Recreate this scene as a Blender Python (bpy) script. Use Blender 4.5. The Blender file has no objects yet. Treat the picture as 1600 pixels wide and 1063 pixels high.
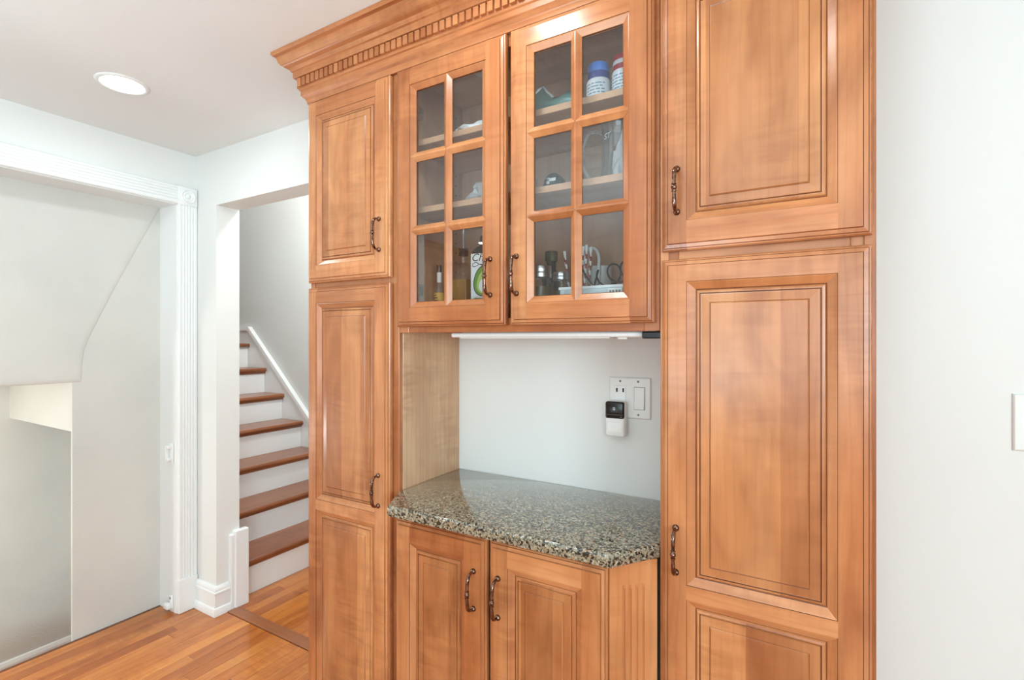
import bpy, bmesh, math, random
from mathutils import Vector, Matrix, noise

random.seed(7)
S = bpy.context.scene
C = S.collection
R = math.radians

# ------------------------------------------------------------------ camera
CAM_H = 1.356
cam_d = bpy.data.cameras.new('camera')
cam_d.sensor_width = 36.0
cam_d.lens = 780.83 / 1600 * 36
cam_d.shift_y = -(531.5 - 530.0) / 1600
cam_d.clip_start = 0.02
cam = bpy.data.objects.new('camera', cam_d)
C.objects.link(cam)
cam.location = (0, 0, CAM_H)
cam.rotation_euler = (R(90), 0, R(30.23))
S.camera = cam

# ------------------------------------------------------------------ world, exposure, daylight
W = bpy.data.worlds.new('world')
S.world = W
W.use_nodes = True
W.node_tree.nodes['Background'].inputs[0].default_value = (0.90, 0.95, 1.0, 1)
W.node_tree.nodes['Background'].inputs[1].default_value = 1.0
S.view_settings.view_transform = 'Standard'
S.view_settings.look = 'None'
S.view_settings.gamma = 1.0
S.view_settings.use_curve_mapping = False
S.view_settings.exposure = -0.17
S.cycles.use_denoising = True
S.cycles.max_bounces = 8
S.cycles.diffuse_bounces = 4
S.cycles.transparent_max_bounces = 24
S.cycles.caustics_reflective = False
S.cycles.caustics_refractive = False
S.cycles.sample_clamp_indirect = 6.0

CAN_STRENGTH = 80.0          # recessed lamps
DAY_RIGHT = 170.0             # daylight through the kitchen windows
DAY_REAR = 54.0

def area(name, loc, rot, sx, sy, power, col):
    l = bpy.data.lights.new(name, 'AREA'); l.shape = 'RECTANGLE'
    l.size = sx; l.size_y = sy; l.energy = power; l.color = col
    o = bpy.data.objects.new(name, l); C.objects.link(o)
    o.location = loc; o.rotation_euler = rot
    return o
DAYCOL = (0.68, 0.90, 1.0)
area('daylight_right_window', (2.66, -2.2, 1.5), (0, R(90), 0), 1.2, 2.0, DAY_RIGHT, DAYCOL)
area('daylight_rear_window', (0.3, -3.46, 1.45), (R(90), 0, 0), 2.6, 1.4, DAY_REAR, DAYCOL)

# added upward fill lights with no real source, to brighten the ceiling
area('ceiling_fill', (-0.55, -0.85, 1.10), (R(180), 0, 0), 0.5, 0.5, 42.0, (0.62, 0.88, 1.0))
area('ceiling_fill_second', (-1.35, -1.1, 0.85), (R(180), 0, 0), 0.5, 0.5, 21.0, (0.60, 0.87, 1.0))

def point(name, loc, power, col, rad=0.06):
    l = bpy.data.lights.new(name, 'POINT'); l.energy = power; l.color = col; l.shadow_soft_size = rad
    o = bpy.data.objects.new(name, l); C.objects.link(o); o.location = loc
    return o
point('stairwell_bulb', (-3.15, 0.10, 0.70), 22.0, (0.94, 0.96, 0.92))
point('upper_hall_lamp', (-2.3, 1.95, 2.7), 74.0, (0.90, 0.96, 1.0), 0.10)

# ------------------------------------------------------------------ materials
MATS = {}
def newmat(name):
    m = bpy.data.materials.new(name); m.use_nodes = True
    nt = m.node_tree
    for n in list(nt.nodes): nt.nodes.remove(n)
    out = nt.nodes.new('ShaderNodeOutputMaterial')
    b = nt.nodes.new('ShaderNodeBsdfPrincipled')
    nt.links.new(b.outputs[0], out.inputs[0])
    MATS[name] = m
    return m, nt, b, out
def lin(c):
    return tuple(((v/255)/12.92 if v/255 <= 0.04045 else ((v/255+0.055)/1.055)**2.4) for v in c)
def simple(name, rgb, rough=0.5, metal=0.0, spec=0.5, bump=0, bscale=60, coat=0):
    m, nt, b, out = newmat(name)
    b.inputs['Base Color'].default_value = (*lin(rgb), 1)
    b.inputs['Roughness'].default_value = rough
    b.inputs['Metallic'].default_value = metal
    b.inputs['Specular IOR Level'].default_value = spec
    b.inputs['Coat Weight'].default_value = coat
    if bump:
        tc = nt.nodes.new('ShaderNodeTexCoord')
        n = nt.nodes.new('ShaderNodeTexNoise'); n.inputs['Scale'].default_value = bscale; n.inputs['Detail'].default_value = 4
        nt.links.new(tc.outputs['Object'], n.inputs['Vector'])
        bp = nt.nodes.new('ShaderNodeBump'); bp.inputs['Strength'].default_value = bump; bp.inputs['Distance'].default_value = 0.002
        nt.links.new(n.outputs['Fac'], bp.inputs['Height']); nt.links.new(bp.outputs[0], b.inputs['Normal'])
    return m
def nd(nt, typ, **kw):
    n = nt.nodes.new(typ)
    for k, v in kw.items():
        if k in n.inputs: n.inputs[k].default_value = v
        else: setattr(n, k, v)
    return n
def ramp(nt, stops):
    r = nt.nodes.new('ShaderNodeValToRGB')
    e = r.color_ramp.elements
    while len(e) < len(stops): e.new(0.5)
    for i, (p, c) in enumerate(stops):
        e[i].position = p; e[i].color = (*c, 1)
    return r
def mixc(nt, mode, fac, a, b):
    m = nt.nodes.new('ShaderNodeMix'); m.data_type = 'RGBA'; m.blend_type = mode
    for i, v in ((0, fac), (6, a), (7, b)):
        if hasattr(v, 'is_output'): nt.links.new(v, m.inputs[i])
        elif i == 0: m.inputs[0].default_value = v
        else: m.inputs[i].default_value = (*v, 1)
    return m.outputs[2]

def wood(name, dark, mid, light, rough=0.26, strips=0.0, figure=0.35, fine=0.12, objvar=0.18, blotch=0.3, coat=0.0, spec=0.5, bump=0.05):
    """Procedural timber: UV.x runs along the grain in metres, UV.y across it."""
    m, nt, b, out = newmat(name)
    L = nt.links.new
    uv = nd(nt, 'ShaderNodeUVMap', uv_map='grain')
    info = nd(nt, 'ShaderNodeObjectInfo')
    mp = nd(nt, 'ShaderNodeMapping'); mp.inputs['Scale'].default_value = (1.3, 9.0, 1)
    L(uv.outputs[0], mp.inputs[0])
    n1 = nd(nt, 'ShaderNodeTexNoise', Scale=1.0, Detail=5.0, Roughness=0.6, Distortion=0.6); L(mp.outputs[0], n1.inputs['Vector'])
    r1 = ramp(nt, [(0.28, lin(dark)), (0.5, lin(mid)), (0.74, lin(light))]); L(n1.outputs['Fac'], r1.inputs[0])
    col = r1.outputs[0]
    # blotches of maple stain
    mp2 = nd(nt, 'ShaderNodeMapping'); mp2.inputs['Scale'].default_value = (3.2, 9.0, 1); L(uv.outputs[0], mp2.inputs[0])
    n2 = nd(nt, 'ShaderNodeTexNoise', Scale=1.0, Detail=2.0, Distortion=1.4); L(mp2.outputs[0], n2.inputs['Vector'])
    r2 = ramp(nt, [(0.25, (0.64, 0.56, 0.50)), (0.65, (1.04, 1.04, 1.02))]); L(n2.outputs['Fac'], r2.inputs[0])
    col = mixc(nt, 'MULTIPLY', blotch, col, r2.outputs[0])
    # curl: soft cross-grain ripple in patches
    mpc = nd(nt, 'ShaderNodeMapping'); mpc.inputs['Scale'].default_value = (38.0, 7.0, 1); L(uv.outputs[0], mpc.inputs[0])
    nc = nd(nt, 'ShaderNodeTexNoise', Scale=1.0, Detail=2.0, Distortion=0.8); L(mpc.outputs[0], nc.inputs['Vector'])
    rc = ramp(nt, [(0.35, (0.80, 0.74, 0.70)), (0.6, (1.03, 1.03, 1.02))]); L(nc.outputs['Fac'], rc.inputs[0])
    mpm = nd(nt, 'ShaderNodeMapping'); mpm.inputs['Scale'].default_value = (2.6, 6.0, 1); mpm.inputs['Location'].default_value = (7.3, 2.1, 0); L(uv.outputs[0], mpm.inputs[0])
    nm = nd(nt, 'ShaderNodeTexNoise', Scale=1.0, Detail=1.0); L(mpm.outputs[0], nm.inputs['Vector'])
    rm = ramp(nt, [(0.42, (0, 0, 0)), (0.70, (0.85, 0.85, 0.85))]); L(nm.outputs['Fac'], rm.inputs[0])
    col = mixc(nt, 'MULTIPLY', rm.outputs[0], col, rc.outputs[0])
    # cathedral figure: soft wavy growth lines
    mp3 = nd(nt, 'ShaderNodeMapping'); mp3.inputs['Scale'].default_value = (2.2, 13.0, 1); L(uv.outputs[0], mp3.inputs[0])
    w = nd(nt, 'ShaderNodeTexWave', Scale=1.3, Distortion=9.0, Detail=2.0); w.bands_direction = 'Y'
    w.inputs['Detail Scale'].default_value = 0.6; L(mp3.outputs[0], w.inputs['Vector'])
    r3 = ramp(nt, [(0.0, (0.80, 0.72, 0.66)), (0.25, (1, 1, 1))]); L(w.outputs['Fac'], r3.inputs[0])
    col = mixc(nt, 'MULTIPLY', figure, col, r3.outputs[0])
    # fine pores
    mp4 = nd(nt, 'ShaderNodeMapping'); mp4.inputs['Scale'].default_value = (9.0, 260.0, 1); L(uv.outputs[0], mp4.inputs[0])
    n4 = nd(nt, 'ShaderNodeTexNoise', Scale=1.0, Detail=2.0); L(mp4.outputs[0], n4.inputs['Vector'])
    r4 = ramp(nt, [(0.3, (0.72, 0.66, 0.6)), (0.55, (1, 1, 1))]); L(n4.outputs['Fac'], r4.inputs[0])
    col = mixc(nt, 'MULTIPLY', fine, col, r4.outputs[0])
    if strips:
        # glued-up staves of a solid panel: a tone per stave
        sx = nd(nt, 'ShaderNodeSeparateXYZ'); L(uv.outputs[0], sx.inputs[0])
        mu = nd(nt, 'ShaderNodeMath', operation='MULTIPLY'); mu.inputs[1].default_value = 1/0.082; L(sx.outputs['Y'], mu.inputs[0])
        fl = nd(nt, 'ShaderNodeMath', operation='FLOOR'); L(mu.outputs[0], fl.inputs[0])
        wn = nd(nt, 'ShaderNodeTexWhiteNoise', noise_dimensions='1D'); L(fl.outputs[0], wn.inputs['W'])
        rs = ramp(nt, [(0.0, (0.74, 0.64, 0.57)), (0.5, (0.95, 0.93, 0.90)), (1.0, (1.12, 1.14, 1.10))]); L(wn.outputs['Value'], rs.inputs[0])
        col = mixc(nt, 'MULTIPLY', strips, col, rs.outputs[0])
    if objvar:
        ro = ramp(nt, [(0.0, (0.74, 0.60, 0.50)), (0.35, (0.93, 0.88, 0.84)), (0.65, (1.0, 0.99, 0.97)), (1.0, (1.12, 1.14, 1.12))]); L(info.outputs['Random'], ro.inputs[0])
        col = mixc(nt, 'MULTIPLY', objvar, col, ro.outputs[0])
    L(col, b.inputs['Base Color'])
    b.inputs['Roughness'].default_value = rough
    b.inputs['Specular IOR Level'].default_value = spec
    b.inputs['Coat Weight'].default_value = coat
    b.inputs['Coat Roughness'].default_value = 0.12
    bp = nd(nt, 'ShaderNodeBump', Strength=bump, Distance=0.0006); L(n4.outputs['Fac'], bp.inputs['Height']); L(bp.outputs[0], b.inputs['Normal'])
    return m

MD, MM, ML = (178, 105, 63), (200, 133, 87), (214, 154, 108)
wood('maple', MD, MM, ML, objvar=0.95, figure=0.30, blotch=0.8)
wood('maple_panel', (184, 115, 72), (200, 135, 89), (213, 153, 107), strips=0.95, figure=0.2, objvar=0.45, blotch=0.85)
wood('maple_veneer', (200, 154, 118), (214, 170, 134), (224, 184, 148), objvar=0.1, figure=0.35, blotch=0.4)
wood('maple_glaze', (98, 52, 30), (114, 64, 38), (130, 78, 48), objvar=0, figure=0.1)
wood('maple_interior', (190, 142, 108), (206, 160, 126), (218, 176, 142), rough=0.45, objvar=0.1, figure=0.15)
wood('floor_oak', (166, 90, 36), (200, 120, 52), (220, 148, 76), rough=0.2, objvar=0.0, figure=0.5, fine=0.45, blotch=0.35, coat=0.3)
wood('tread_oak', (120, 68, 40), (148, 88, 52), (168, 106, 66), rough=0.28, objvar=0.4, figure=0.4, fine=0.4, coat=0.2)
# a strong tone difference from board to board on the floor
def plank_variation(mname, lo, midc, hi, fac):
    nt = MATS[mname].node_tree
    b = [n for n in nt.nodes if n.type == 'BSDF_PRINCIPLED'][0]
    src = b.inputs['Base Color'].links[0].from_socket
    info = nd(nt, 'ShaderNodeObjectInfo')
    r = ramp(nt, [(0.0, lo), (0.45, midc), (0.85, midc), (1.0, hi)]); nt.links.new(info.outputs['Random'], r.inputs[0])
    nt.links.new(mixc(nt, 'MULTIPLY', fac, src, r.outputs[0]), b.inputs['Base Color'])
plank_variation('floor_oak', (0.78, 0.68, 0.58), (0.98, 0.96, 0.93), (1.18, 1.24, 1.28), 1.0)

simple('wall_paint', (232, 231, 227), 0.6, spec=0.3, bump=0.06, bscale=180)
simple('ceiling_paint', (236, 236, 234), 0.75, spec=0.2, bump=0.05, bscale=160)
simple('trim_paint', (238, 238, 236), 0.32, spec=0.5)
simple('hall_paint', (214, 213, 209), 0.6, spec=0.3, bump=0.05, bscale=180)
simple('white_plastic', (240, 240, 238), 0.25)
simple('plate_plastic', (236, 236, 233), 0.3)
simple('black_plastic', (22, 22, 24), 0.22)
simple('recess_grey', (176, 176, 173), 0.4)
simple('dark_slot', (10, 10, 10), 0.6)
simple('steel', (200, 200, 200), 0.22, metal=1.0)
simple('lid_silver', (214, 216, 216), 0.28, metal=1.0)
simple('void_dark', (46, 26, 20), 0.7)
simple('paper_white', (243, 243, 241), 0.5)
simple('ink_black', (20, 20, 22), 0.5)
simple('ink_grey', (120, 128, 134), 0.5)
simple('avocado_dark', (22, 62, 24), 0.5)
simple('avocado_green', (98, 152, 40), 0.5)
simple('avocado_light', (176, 206, 96), 0.5)
simple('label_yellow', (222, 170, 70), 0.5)
simple('cap_blue', (78, 136, 222), 0.35)
simple('cap_navy', (54, 78, 150), 0.35)
simple('cap_red', (186, 40, 52), 0.35)
simple('jar_white', (232, 234, 238), 0.35)
simple('ink_teal', (112, 150, 172), 0.5)
simple('bag_green', (92, 132, 124), 0.4)
simple('bag_white', (236, 236, 236), 0.4)
simple('olive_contents', (84, 74, 28), 0.4)
simple('cap_olive', (66, 74, 40), 0.35, metal=0.4)
simple('tray_pale', (214, 224, 226), 0.35)
simple('cable_black', (30, 28, 30), 0.5)
simple('straw_red', (168, 36, 40), 0.4)
simple('ceramic_white', (236, 236, 234), 0.15)
simple('pin_hole', (62, 38, 26), 0.7)
simple('screw_grey', (130, 130, 128), 0.35, metal=0.7)
simple('lamp_trim', (236, 236, 234), 0.35)

def bronze():
    m, nt, b, out = newmat('bronze')
    tc = nd(nt, 'ShaderNodeTexCoord')
    n = nd(nt, 'ShaderNodeTexNoise', Scale=160.0, Detail=3.0); nt.links.new(tc.outputs['Object'], n.inputs['Vector'])
    r = ramp(nt, [(0.35, lin((84, 66, 58))), (0.62, lin((150, 114, 96)))]); nt.links.new(n.outputs['Fac'], r.inputs[0])
    nt.links.new(r.outputs[0], b.inputs['Base Color'])
    b.inputs['Metallic'].default_value = 0.95; b.inputs['Roughness'].default_value = 0.13
bronze()

def granite():
    m, nt, b, out = newmat('granite')
    L = nt.links.new
    tc = nd(nt, 'ShaderNodeTexCoord')
    mp = nd(nt, 'ShaderNodeMapping'); L(tc.outputs['Object'], mp.inputs[0])
    nz = nd(nt, 'ShaderNodeTexNoise', Scale=120.0, Detail=3.0); L(mp.outputs[0], nz.inputs['Vector'])
    add = nd(nt, 'ShaderNodeVectorMath', operation='MULTIPLY_ADD'); add.inputs[1].default_value = (0.006, 0.006, 0.006)
    L(nz.outputs['Color'], add.inputs[0]); L(mp.outputs[0], add.inputs[2])
    v = nd(nt, 'ShaderNodeTexVoronoi', Scale=230.0); L(add.outputs[0], v.inputs['Vector'])
    sp = nd(nt, 'ShaderNodeSeparateColor'); L(v.outputs['Color'], sp.inputs[0])
    r = ramp(nt, [(0.0, lin((34, 36, 35))), (0.20, lin((84, 82, 74))), (0.27, lin((132, 128, 112))), (0.50, lin((154, 147, 127))), (0.68, lin((168, 159, 138))), (0.84, lin((164, 134, 102))), (0.92, lin((188, 184, 168)))])
    r.color_ramp.interpolation = 'CONSTANT'
    L(sp.outputs[0], r.inputs[0])
    v2 = nd(nt, 'ShaderNodeTexVoronoi', Scale=330.0); L(add.outputs[0], v2.inputs['Vector'])
    sp2 = nd(nt, 'ShaderNodeSeparateColor'); L(v2.outputs['Color'], sp2.inputs[0])
    r2 = ramp(nt, [(0.0, (0.16, 0.16, 0.15)), (0.14, (0.9, 0.9, 0.9)), (0.7, (1.1, 1.08, 1.0))]); r2.color_ramp.interpolation = 'CONSTANT'
    L(sp2.outputs[1], r2.inputs[0])
    L(mixc(nt, 'MULTIPLY', 0.8, r.outputs[0], r2.outputs[0]), b.inputs['Base Color'])
    b.inputs['Roughness'].default_value = 0.09
    b.inputs['Specular IOR Level'].default_value = 0.7
    b.inputs['Coat Weight'].default_value = 0.6; b.inputs['Coat IOR'].default_value = 1.6; b.inputs['Coat Roughness'].default_value = 0.08
granite()

def plaster():
    m, nt, b, out = newmat('plaster')
    L = nt.links.new
    tc = nd(nt, 'ShaderNodeTexCoord')
    n = nd(nt, 'ShaderNodeTexNoise', Scale=2.2, Detail=4.0); L(tc.outputs['Object'], n.inputs['Vector'])
    r = ramp(nt, [(0.3, lin((206, 204, 198))), (0.7, lin((218, 215, 207)))]); L(n.outputs['Fac'], r.inputs[0])
    L(r.outputs[0], b.inputs['Base Color'])
    b.inputs['Roughness'].default_value = 0.6
    # trowel swirls: rings round scattered centres, faded by noise
    v = nd(nt, 'ShaderNodeTexVoronoi', Scale=6.0); L(tc.outputs['Object'], v.inputs['Vector'])
    mu = nd(nt, 'ShaderNodeMath', operation='MULTIPLY'); mu.inputs[1].default_value = 90.0; L(v.outputs['Distance'], mu.inputs[0])
    si = nd(nt, 'ShaderNodeMath', operation='SINE'); L(mu.outputs[0], si.inputs[0])
    n2 = nd(nt, 'ShaderNodeTexNoise', Scale=6.0, Detail=3.0); L(tc.outputs['Object'], n2.inputs['Vector'])
    r2 = ramp(nt, [(0.50, (0, 0, 0)), (0.72, (1, 1, 1))]); L(n2.outputs['Fac'], r2.inputs[0])
    m2 = nd(nt, 'ShaderNodeMath', operation='MULTIPLY'); L(si.outputs[0], m2.inputs[0]); L(r2.outputs[0], m2.inputs[1])
    ad = nd(nt, 'ShaderNodeMath', operation='MULTIPLY_ADD'); ad.inputs[1].default_value = 2.0; L(n2.outputs['Fac'], ad.inputs[0]); L(m2.outputs[0], ad.inputs[2])
    bp = nd(nt, 'ShaderNodeBump', Strength=0.09, Distance=0.004); L(ad.outputs[0], bp.inputs['Height']); L(bp.outputs[0], b.inputs['Normal'])
plaster()

def thin_glass(name, tint, ior, rough=0.0, haze=0.0, hcol=(0.8, 0.8, 0.8)):
    m = bpy.data.materials.new(name); m.use_nodes = True; MATS[name] = m
    nt = m.node_tree
    for n in list(nt.nodes): nt.nodes.remove(n)
    out = nd(nt, 'ShaderNodeOutputMaterial')
    t = nd(nt, 'ShaderNodeBsdfTransparent'); t.inputs[0].default_value = (*tint, 1)
    g = nd(nt, 'ShaderNodeBsdfGlossy'); g.inputs['Roughness'].default_value = rough
    f = nd(nt, 'ShaderNodeFresnel', IOR=ior)
    geo = nd(nt, 'ShaderNodeNewGeometry')          # same reflectance on the way in and out of the thin sheet
    mr = nd(nt, 'ShaderNodeMapRange'); mr.inputs['To Min'].default_value = ior; mr.inputs['To Max'].default_value = 1/ior
    nt.links.new(geo.outputs['Backfacing'], mr.inputs['Value']); nt.links.new(mr.outputs[0], f.inputs['IOR'])
    mx = nd(nt, 'ShaderNodeMixShader')
    nt.links.new(f.outputs[0], mx.inputs[0]); nt.links.new(t.outputs[0], mx.inputs[1]); nt.links.new(g.outputs[0], mx.inputs[2])
    last = mx.outputs[0]
    if haze:
        d = nd(nt, 'ShaderNodeBsdfDiffuse'); d.inputs[0].default_value = (*hcol, 1)
        mh = nd(nt, 'ShaderNodeMixShader'); mh.inputs[0].default_value = haze
        nt.links.new(last, mh.inputs[1]); nt.links.new(d.outputs[0], mh.inputs[2]); last = mh.outputs[0]
    nt.links.new(last, out.inputs[0])
thin_glass('pane_glass', (0.92, 0.93, 0.93), 1.64, 0.0, 0.005)
thin_glass('clear_glass', (0.88, 0.90, 0.90), 2.05, 0.03, 0.05)
thin_glass('oil_liquid', (0.75, 0.42, 0.10), 1.3, 0.05, 0.6, (0.50, 0.24, 0.03))
thin_glass('bottle_glass', (0.94, 0.95, 0.94), 1.5, 0.02, 0.01)
thin_glass('crinkle_plastic', (0.85, 0.85, 0.86), 2.0, 0.12, 0.45)

def emis(name, col, strength):
    m, nt, b, out = newmat(name)
    e = nd(nt, 'ShaderNodeEmission', Strength=strength); e.inputs[0].default_value = (*col, 1)
    nt.links.new(e.outputs[0], out.inputs[0])
emis('lamp_lens', (0.84, 0.96, 1.0), CAN_STRENGTH)

# ------------------------------------------------------------------ mesh helpers
class MB:
    def __init__(s): s.v = []; s.f = []; s.m = []
    def add(s, verts, faces, mi=0):
        o = len(s.v); s.v += [tuple(p) for p in verts]
        for f in faces: s.f.append(tuple(o+i for i in f)); s.m.append(mi)
        return s
    def box(s, x0, x1, y0, y1, z0, z1, mi=0):
        v = [(x0,y0,z0),(x1,y0,z0),(x1,y1,z0),(x0,y1,z0),(x0,y0,z1),(x1,y0,z1),(x1,y1,z1),(x0,y1,z1)]
        return s.add(v, [(0,3,2,1),(4,5,6,7),(0,1,5,4),(1,2,6,5),(2,3,7,6),(3,0,4,7)], mi)
    def bbox(s, x0, x1, y0, y1, z0, z1, r=0.002, mi=0, seg=2):
        bm = bmesh.new(); bmesh.ops.create_cube(bm, size=1)
        for v in bm.verts:
            v.co = ((x0+x1)/2+v.co.x*(x1-x0), (y0+y1)/2+v.co.y*(y1-y0), (z0+z1)/2+v.co.z*(z1-z0))
        bmesh.ops.bevel(bm, geom=bm.edges[:], offset=r, segments=seg, affect='EDGES', profile=0.5)
        bm.verts.ensure_lookup_table()
        s.add([v.co[:] for v in bm.verts], [[v.index for v in f.verts] for f in bm.faces], mi); bm.free()
        return s
    def lathe(s, prof, c=(0,0,0), seg=24, mi=0, axis='z', closed=False):
        o = []; n = len(prof)
        for k in range(seg):
            a = 2*math.pi*k/seg
            for r, h in prof:
                p = (r*math.cos(a), r*math.sin(a), h)
                if axis == 'y': p = (p[0], h, p[1])
                if axis == 'x': p = (h, p[0], p[1])
                o.append((c[0]+p[0], c[1]+p[1], c[2]+p[2]))
        F = []
        for k in range(seg):
            k2 = (k+1) % seg
            for i in range(n-1):
                a, b_, c_, d = k*n+i, k2*n+i, k2*n+i+1, k*n+i+1
                f = []
                for q, (rr) in ((a, prof[i][0]), (b_, prof[i][0]), (c_, prof[i+1][0]), (d, prof[i+1][0])): f.append(q)
                F.append(f)
        return s.add(o, F, mi)
    def tube(s, path, rad, seg=8, mi=0, caps=True):
        P = [Vector(p) for p in path]; n = len(P)
        if not hasattr(rad, '__len__'): rad = [rad]*n
        t0 = (P[1]-P[0]).normalized()
        up = Vector((0,0,1)) if abs(t0.z) < 0.9 else Vector((1,0,0))
        nrm = t0.cross(up).normalized(); V = []
        for i in range(n):
            t = (P[min(i+1,n-1)]-P[max(i-1,0)]).normalized()
            nrm = (nrm - t*nrm.dot(t)).normalized(); b = t.cross(nrm)
            for k in range(seg):
                a = 2*math.pi*k/seg
                V.append(P[i]+rad[i]*(math.cos(a)*nrm+math.sin(a)*b))
        F = [(i*seg+k, i*seg+(k+1)%seg, (i+1)*seg+(k+1)%seg, (i+1)*seg+k) for i in range(n-1) for k in range(seg)]
        if caps: F += [tuple(range(seg-1,-1,-1)), tuple(range((n-1)*seg, n*seg))]
        return s.add(V, F, mi)
    def prism(s, poly, axis, a, b, mi=0):
        n = len(poly)
        def P(p, t): return {'x': (t,p[0],p[1]), 'y': (p[0],t,p[1]), 'z': (p[0],p[1],t)}[axis]
        V = [P(p,a) for p in poly]+[P(p,b) for p in poly]
        F = [tuple(range(n-1,-1,-1)), tuple(range(n,2*n))]+[(i,(i+1)%n,n+(i+1)%n,n+i) for i in range(n)]
        return s.add(V, F, mi)
    def build(s, name, mats, parent=None, org=(0,0,0), grain=2, smooth=None, xf=None):
        me = bpy.data.meshes.new(name)
        vv = s.v if xf is None else [tuple(xf @ Vector(p)) for p in s.v]
        me.from_pydata([(p[0]-org[0], p[1]-org[1], p[2]-org[2]) for p in vv], [], s.f)
        if isinstance(mats, str): mats = [mats]
        for m in mats: me.materials.append(MATS[m])
        me.polygons.foreach_set('material_index', s.m)
        me.validate()
        bm = bmesh.new(); bm.from_mesh(me)
        bmesh.ops.remove_doubles(bm, verts=bm.verts, dist=1e-6)
        bmesh.ops.recalc_face_normals(bm, faces=bm.faces)
        ul = bm.loops.layers.uv.new('grain')
        ou, ov = random.uniform(0, 40), random.uniform(0, 40)
        oth = [a for a in range(3) if a != grain]
        for f in bm.faces:
            nn = f.normal
            if abs(nn[grain]) > 0.8: ua, va = oth
            else:
                ua = grain; va = oth[0] if abs(nn[oth[0]]) < abs(nn[oth[1]]) else oth[1]
            for l in f.loops:
                co = l.vert.co; l[ul].uv = (co[ua]+ou, co[va]+ov)
            if smooth is not None: f.smooth = True
        bm.to_mesh(me); bm.free()
        if smooth is not None: me.set_sharp_from_angle(angle=R(smooth))
        o = bpy.data.objects.new(name, me); C.objects.link(o)
        if parent is not None: o.parent = parent
        else: o.location = org
        return o

def tag(o, label=None, cat=None, group=None, kind=None):
    if label: o['label'] = label
    if cat: o['category'] = cat
    if group: o['group'] = group
    if kind: o['kind'] = kind
    return o
def empty(name, loc, parent=None):
    o = bpy.data.objects.new(name, None); o.empty_display_size = 0.05; C.objects.link(o)
    if parent is not None: o.parent = parent
    o.location = loc
    return o
def struct(o): o['kind'] = 'structure'; return o
def copy_tree(o, parent=None):
    c = o.copy(); C.objects.link(c); c.parent = parent
    for ch in list(o.children): copy_tree(ch, c)
    return c
def text_obj(body, size, mat, parent, mtx, extrude=0.0002, shear=0.0, name='lettering'):
    cu = bpy.data.curves.new('t', 'FONT'); cu.body = body; cu.size = size; cu.extrude = extrude; cu.shear = shear
    cu.align_x = 'CENTER'; cu.align_y = 'CENTER'
    to = bpy.data.objects.new('t', cu); C.objects.link(to)
    dg = bpy.context.evaluated_depsgraph_get()
    me = bpy.data.meshes.new_from_object(to.evaluated_get(dg))
    bpy.data.objects.remove(to); bpy.data.curves.remove(cu)
    me.transform(mtx); me.materials.clear(); me.materials.append(MATS[mat]); me.name = name
    o = bpy.data.objects.new(name, me); C.objects.link(o); o.parent = parent
    return o

# ================================================================== ROOM SHELL
CEIL = 2.285
YB = 1.39            # kitchen face of the back wall
XL = -2.676          # kitchen face of the left wall
XN = -2.831          # plaster wall behind the left opening
HALLY = 2.42

# ---- floor: strip boards
fl = MB().box(XN, 2.7, -3.5, 2.42, -0.06, -0.016)
floor = struct(fl.build('floor', 'floor_oak', org=(0,0,0), grain=1))
PW = 0.060
def planks(x0, x1, ya, yb, lens, count_vis):
    x = x0; k = 0
    while x < x1 - 1e-4:
        xe = min(x+PW, x1)
        y = ya - random.uniform(0, lens[1]*0.6)
        while y < yb:
            ye = y + random.uniform(*lens)
            a, b = max(y, ya), min(ye, yb)
            if yb - b < 0.12: b = yb; ye = yb
            if b - a > 0.02:
                MB().bbox(x+0.0004, xe-0.0004, a+0.0005, b-0.0005, -0.016, 0.0, 0.0009, seg=1).build('plank', 'floor_oak', floor, grain=1)
            y = ye
        x = xe; k += 1
planks(XN+0.014, -1.39, -0.55, 1.43, (0.7, 1.6), 1)
planks(-2.545, -1.39, 1.492, 2.42, (0.5, 0.9), 1)
# the rest of the kitchen floor, behind and beside the camera
rest = MB()
x = -1.39
while x < 2.59:
    y = -3.4
    while y < 1.38:
        ye = min(1.385, y+random.uniform(0.8, 1.8))
        rest.bbox(x+0.0004, x+PW-0.0004, y+0.0005, ye-0.0005, -0.016, 0, 0.0009, seg=1); y = ye
    x += PW
x = XN+0.006
while x < -1.39-1e-4:
    rest.bbox(x+0.0004, min(x+PW, -1.39)-0.0004, -3.4, -0.551, -0.016, 0, 0.0009, seg=1); x += PW
tag(rest.build('plank_field', 'floor_oak', floor, grain=1), kind='stuff')
# threshold strip and the dark edging along the stairwell
MB().bbox(-2.472, -1.30, 1.432, 1.490, -0.012, 0.004, 0.003).build('threshold', 'tread_oak', floor, grain=0)
MB().bbox(XN-0.002, XN+0.014, -0.55, 1.296, -0.03, 0.0012, 0.002).build('edging', 'maple_glaze', floor, grain=1)

# ---- ceiling
struct(MB().box(-3.6, 2.75, -3.5, 1.506, CEIL, CEIL+0.1).build('ceiling', 'ceiling_paint'))

# ---- back wall with the opening to the hall
w = MB()
w.box(XN, -2.491, YB, 1.506, 0, CEIL)
w.box(-2.491, -1.30, YB, 1.506, 2.015, CEIL)
w.box(-1.30, 2.7, YB, 1.506, 0, CEIL)
struct(w.build('wall_back', 'wall_paint'))
# ---- left wall with the wide opening to the stairwell
w = MB()
w.box(XN, XL, 1.309, YB, 0, CEIL)
w.box(XN, XL, 0.14, 1.309, 2.034, CEIL)
w.box(XN, XL, -0.9, 0.14, 0, CEIL)
struct(w.build('wall_left', 'wall_paint'))
w = MB().box(-3.55, XL, -1.0, -0.9, 0, CEIL).box(-3.6, -3.5, -3.5, -1.0, 0, CEIL)
struct(w.build('wall_kitchen_left', 'wall_paint'))
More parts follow.
